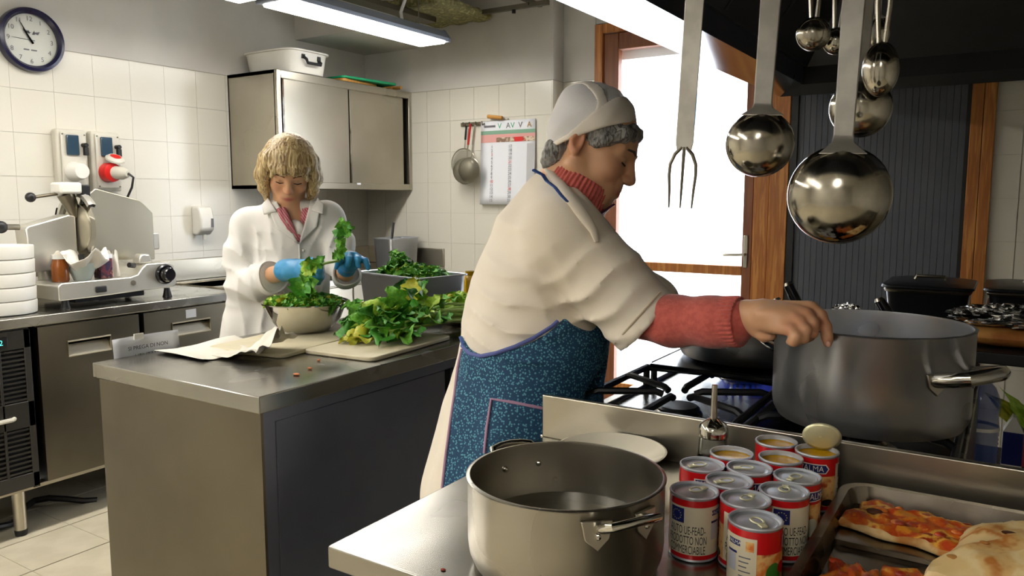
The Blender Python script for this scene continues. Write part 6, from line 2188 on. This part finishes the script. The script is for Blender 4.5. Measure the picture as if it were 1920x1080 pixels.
# her right hand (left in view): wrist gathered in the glove, fist of bent fingers
G = at
pr_, pw_ = G(540, 508, 2.71), G(575, 507, 2.655)
B2.chain([r2R, pw_], [.028, .022], .012)
GL.chain([G(535, 507, 2.72), G(550, 506, 2.69), pw_], [.040, .036, .034], .015)
kn2 = [G(588, 497, 2.625), G(592, 505, 2.615), G(593, 514, 2.62), G(589, 522, 2.63)]
for i, q in enumerate(kn2):
    GL.cone(pw_, q, .028, .0135, .014)
    t1, t2 = q + RT * (.018 - .003 * i) + FWH * -.012 - U3 * .004, q + RT * .012 - FWH * -.012 - U3 * .012
    GL.chain([q, t1, t1 + FWH * .028 - U3 * .010, t2 + FWH * .022], [.0125, .0112, .0102, .009], .005)
    B2.chain([pw_, q, t1], [.02, .008, .006], .01)
GL.chain([G(566, 496, 2.665), G(582, 490, 2.635), G(598, 492, 2.61)], [.016, .0125, .0105], .008)
# her left hand (right in view), raised, thumb and forefinger together on the sprig
pv = G(655, 492, 2.76)
B2.chain([r2L, pv], [.028, .02], .012)
GL.chain([G(650, 503, 2.785), pv], [.034, .034], .015)
kL = [G(646, 481, 2.725), G(656, 478, 2.725), G(666, 480, 2.735), G(673, 485, 2.75)]
for i, q in enumerate(kL):
    GL.cone(pv, q, .027, .013, .014)
    t1 = q + RT * (-.012 + .014 * i) - FWH * .03 - U3 * (.012 - .002 * i)
    t2 = t1 + RT * (-.012 + .006 * i) + FWH * .004 - U3 * .024
    GL.chain([q, t1, t2], [.012, .0108, .0092], .005)
    B2.chain([pv, q, t1], [.02, .008, .006], .01)
GL.chain([G(642, 497, 2.765), G(636, 490, 2.735), G(638, 483, 2.71)], [.015, .012, .0098], .008)
GL.chain([kL[3], G(683, 488, 2.74)], [.0115, .009], .006)
noise_fold(GL, .0011, 130, 31)
body2 = B2.mesh('body', 'skin', w2, hd2.tone)
GL.mesh('gloves', 'glove_blue', w2)
mat('brow_fair', '#6a4a30', .8)
hd2.brows(w2, 'brow_fair')

# white coat
C2 = Field(O2, (-.36, -.40, -.66), (.34, .30, .32), .0058)
C2.ell(at(541, 455, 3.0), (.165, .115, .16), .05)
C2.ell(at(538, 540, 3.0), (.165, .125, .18), .06)
C2.ell(at(530, 630, 3.01), (.19, .15, .20), .06)
C2.ell(at(525, 740, 3.02), (.22, .17, .25), .06)
C2.cone(s2R, s2L, .066, .066, .05)
C2.chain([at(541, 440, 2.995), at(543, 402, 2.99)], [.105, .075], .05)
C2.chain([s2R, at(452, 480, 2.96), e2R + U3 * -.005], [.070, .066, .068], .03)
C2.chain([e2R + U3 * -.005, at(485, 530, 2.85), at(512, 520, 2.775)], [.068, .064, .060], .03)
C2.chain([s2L, at(632, 455, 2.97), at(638, 495, 2.93)], [.068, .062, .056], .03)
C2.chain([at(638, 495, 2.93), at(648, 516, 2.83)], [.056, .05], .02)
C2.chain([at(482, 540, 2.99), at(470, 600, 2.98), at(455, 690, 3.0)], [.07, .085, .11], .06)
noise_fold(C2, .0014, 27, 14)
fold_dir(C2, (.35, 0, .94), 105, .014, at(452, 505, 2.90), .12, 3)
fold_dir(C2, (.8, 0, .6), 105, .012, at(495, 535, 2.80), .09, 4)
fold_dir(C2, (1, 0, .12), 85, .012, at(530, 570, 2.88), .20, 6)
fold_dir(C2, (.9, 0, .3), 90, .010, at(480, 450, 2.90), .10, 7)
fold_dir(C2, (.9, 0, -.3), 90, .010, at(615, 440, 2.90), .10, 9)
vw = lambda x, y: at(x, y, 2) - at(x, y, 1)
h2_ = lambda x, y, off=0.0, S=C2: S.hit(at(x, y, 2.35), vw(x, y), off, 1.0)
# cuff openings
for (p, q) in ((at(512, 520, 2.775), at(530, 512, 2.73)), (at(649, 516, 2.825), at(651, 506, 2.79))):
    n = (q - p) / np.linalg.norm(q - p)
    lc, ln = C2.loc(p), EAX @ n
    sl, (X, Y, Z) = C2.box(lc - .10, lc + .10)
    C2.D[sl] = np.maximum(C2.D[sl], (X - lc[0]) * ln[0] + (Y - lc[1]) * ln[1] + (Z - lc[2]) * ln[2])
# V opening at the front
X, Y, Z = C2.grid()
vA, vB, vT = C2.loc(at(517, 385, 2.86)), C2.loc(at(583, 382, 2.86)), C2.loc(at(560, 455, 2.86))
def half(a, b):
    n = np.array([-(b[2] - a[2]), b[0] - a[0]])
    n /= np.linalg.norm(n)
    return (X - a[0]) * n[0] + (Z - a[2]) * n[1]
wedge = np.maximum(-half(vA, vT), half(vB, vT))
depth = C2.D + .030
C2b = C2.D.copy()
front = (Y < -.02)
C2.D = np.where(front, np.maximum(C2.D, -np.maximum(wedge, -depth)), C2.D).astype(np.float32)
C2.plane(np.array([0, 0, .42]), (0, 0, -1))
C2.mesh('coat', 'coat_white', w2)
CF = Field(O2, (-.36, -.40, -.66), (.34, .30, .32), .0058)
CF.D = C2b
onC = lambda x, y, off=.006: h2_(x, y, off, CF)


def drape(corners, nu, nv, off, name, m, thick=.004):
    c = [np.array(q, float) for q in corners]
    f = lambda u, v: onC(*(c[0] * (1 - u) * (1 - v) + c[1] * u * (1 - v) + c[2] * u * v + c[3] * (1 - u) * v), off)
    return obj(name, MB().surf(f, nu, nv), m, w2, thick=thick, sharp=60)


drape([(519, 378), (500, 384), (519, 428), (559, 457)], 10, 14, .010, 'lapel', 'coat_white', .006)
drape([(583, 376), (601, 388), (594, 425), (561, 457)], 10, 14, .010, 'lapel', 'coat_white', .006)
drape([(503, 372), (492, 384), (495, 402), (519, 396)], 8, 8, .016, 'collar', 'coat_white', .006)
drape([(596, 372), (607, 384), (606, 402), (584, 394)], 8, 8, .016, 'collar', 'coat_white', .006)
obj('front_edge', MB().tube([onC(x, y, .004) for x, y in ((561, 457), (563, 490), (564, 530), (565, 560), (566, 600))], .004, 8), 'coat_white', w2)
for (x, y) in ((569, 470), (571, 520), (573, 570)):
    obj('button', MB().ball(onC(x, y, .006), .006, 10, 6), 'white_plastic', w2)
for i, (p, q) in enumerate(((at(507, 522, 2.79), at(530, 512, 2.73)),)):
    d_ = (q - p)
    obj('cuff', rib_tube(p, d_, [(.054, -.014), (.0595, -.006), (.0595, .02), (.058, .023), (.050, .020)], 3, .003, 60), 'coat_white', w2, sharp=80)
obj('cuff', rib_tube(at(649, 519, 2.83), at(651, 506, 2.79) - at(649, 519, 2.83), [(.048, -.008), (.053, .0), (.053, .02), (.050, .024), (.044, .02)], 3, .002, 60), 'coat_white', w2, sharp=80)
# pink scarf in the neckline
wave_mat('scarf_pink', '#a3474f', '#c98a90', 45, .85, 'DIAGONAL')
hS = lambda x, y, off: h2_(x, y, off, C2)
for k, pts in enumerate((((524, 392), (530, 408), (541, 430), (556, 452)), ((578, 390), (577, 405), (570, 428), (560, 452)), ((530, 392), (536, 405), (545, 425), (556, 446)), ((573, 392), (571, 405), (566, 425), (559, 447)))):
    obj('scarf_fold', MB().tube([hS(x, y, .004) for j, (x, y) in enumerate(pts)], [.013, .013, .011, .007], 10), 'scarf_pink', w2)
obj('scarf_loop', rib_tube(at(544, 392, 2.99), np.array([0, 0, 1.0]) - FWH * .35, [(.088, -.03), (.084, -.01), (.074, .008), (.062, .014)], 9, .004, 90), 'scarf_pink', w2, sharp=80)
obj('undershirt', MB().ball(at(553, 436, 2.925), (.05, .03, .05), 16, 10), mat('shirt_white', '#cfcac4', .85), w2)

# blonde bob
mat('hair_blonde', '#b09568', .45, var=['#7d6340', '#cdb788', '#a08558', '#bfa878'], vscale=42, stretch=(1.3, 1.3, .14), bump=.5, bscale=90)
HB = Field(O2, (-.16, -.30, .15), (.16, .14, .56), .0036)
P = hd2.p
HB.ell(P(-.012, 0, .045), (.105, .094, .088), .02, hd2.rot)
HB.ell(P(-.05, 0, -.02), (.065, .088, .09), .03, hd2.rot)
for q in (-1, 1):
    HB.chain([P(.035, q * .072, .060), P(.045, q * .086, .0), P(.036, q * .087, -.060), P(.040, q * .074, -.112)], [.024, .021, .019, .010], .02)
    HB.chain([P(-.02, q * .085, .03), P(-.02, q * .096, -.04), P(-.005, q * .088, -.092)], [.026, .026, .016], .02)
    HB.chain([P(-.06, q * .06, .02), P(-.065, q * .07, -.05), P(-.055, q * .066, -.09)], [.035, .032, .018], .02)
HB.chain([P(.075, -.055, .045), P(.092, -.02, .042), P(.092, .02, .042), P(.076, .055, .045)], [.015, .016, .016, .015], .015)
HB.chain([P(.080, .05, .040), P(.083, .062, .005)], [.012, .007], .01)
HB.chain([P(.080, -.05, .040), P(.083, -.060, .012)], [.012, .007], .01)
HB.ell(P(.10, 0, -.055), (.062, .060, .082), .008, hd2.rot, True)
X, Y, Z = HB.grid()
ang = np.arctan2(X - HB.loc(P(0, 0, .1))[0], -(Y - HB.loc(P(-.02, 0, .1))[1]))
HB.D += (.0013 * np.sin(ang * 46 + 2 * np.sin(Z * 50 + ang * 5)) + .0009 * np.sin(ang * 97 + Z * 30)).astype(np.float32)
HB.mesh('hair', 'hair_blonde', w2)
# skirt and shoes
T2 = Field(O2, (-.3, -.25, -1.22), (.3, .25, -.40), .012)
S2 = Field(O2, (-.3, -.30, -1.22), (.3, .25, -.95), .008)
for q in (-1, 1):
    hp = at(530, 700, 3.01) + RT * .085 * q
    g = hp * [1, 1, 0]
    T2.chain([hp, g + U3 * .46, g + U3 * .09], [.10, .075, .062], .02)
    S2.chain([g + U3 * .05 + FWH * .04, g + U3 * .045 - FWH * .06, g + U3 * .036 - FWH * .13], [.044, .041, .031], .02)
S2.plane(np.array([0, 0, .006]), (0, 0, -1))
T2.mesh('trousers', 'trouser', w2)
S2.mesh('shoes', 'black', w2)

# sprigs held in the gloves
sp = thing('celery_sprig', 'upright celery sprig held in the gloved hand on the right', 'celery', tuple(at(645, 480, 2.7)))
st_ = [at(640, 490, 2.70), at(645, 470, 2.70), at(647, 445, 2.71), at(646, 425, 2.72)]
obj('stalk', MB().tube(st_, [.0035, .003, .0022, .0012], 6), 'stalk', sp)
for (x, y, dx, dy, s, k) in ((646, 432, -.2, 1, .05, 0), (648, 440, .8, .7, .045, 0), (645, 442, -.9, .4, .045, 1), (647, 455, -.9, .2, .04, 0), (644, 475, -.8, -.4, .045, 5), (645, 473, -.5, .6, .04, 0), (648, 438, .3, 1, .05, 1)):
    add_leaf(sp, at(x, y, 2.70), RT * dx + U3 * dy - FWH * .2, -FWH + U3 * .3, s, k, 1.2)
sp = thing('celery_stick', 'celery stick stretched between the two blue gloves', 'celery', tuple(at(620, 490, 2.63)))
obj('stalk', MB().tube([at(590, 500, 2.60), at(612, 493, 2.62), at(636, 489, 2.69)], [.005, .005, .004], 7), 'stalk', sp)
for (x, y, dx, dy, s, k) in ((592, 500, -.8, -.4, .06, 2), (590, 497, -.7, .1, .05, 0), (596, 495, .6, .7, .04, 1), (585, 505, -.5, -.8, .055, 5), (598, 500, .3, .8, .04, 0)):
    add_leaf(sp, at(x, y, 2.585), RT * dx + U3 * dy - FWH * .3, -FWH + U3 * .3, s, k, 1.1)
sp = thing('celery_leaf', 'large dark celery leaf dropping from the gloved fist into the bowl', 'celery', tuple(at(572, 540, 2.62)))
obj('stalk', MB().tube([at(570, 520, 2.64), at(568, 532, 2.62)], .003, 6), 'stalk', sp)
for (x, y, dx, dy, s, k) in ((577, 522, -.5, -.9, .085, 1), (585, 520, -.3, -.8, .075, 0), (566, 524, -.3, -1, .05, 0)):
    add_leaf(sp, at(x, y, 2.61), RT * dx + U3 * dy, -FWH + U3 * .3, s, k, 1.2)
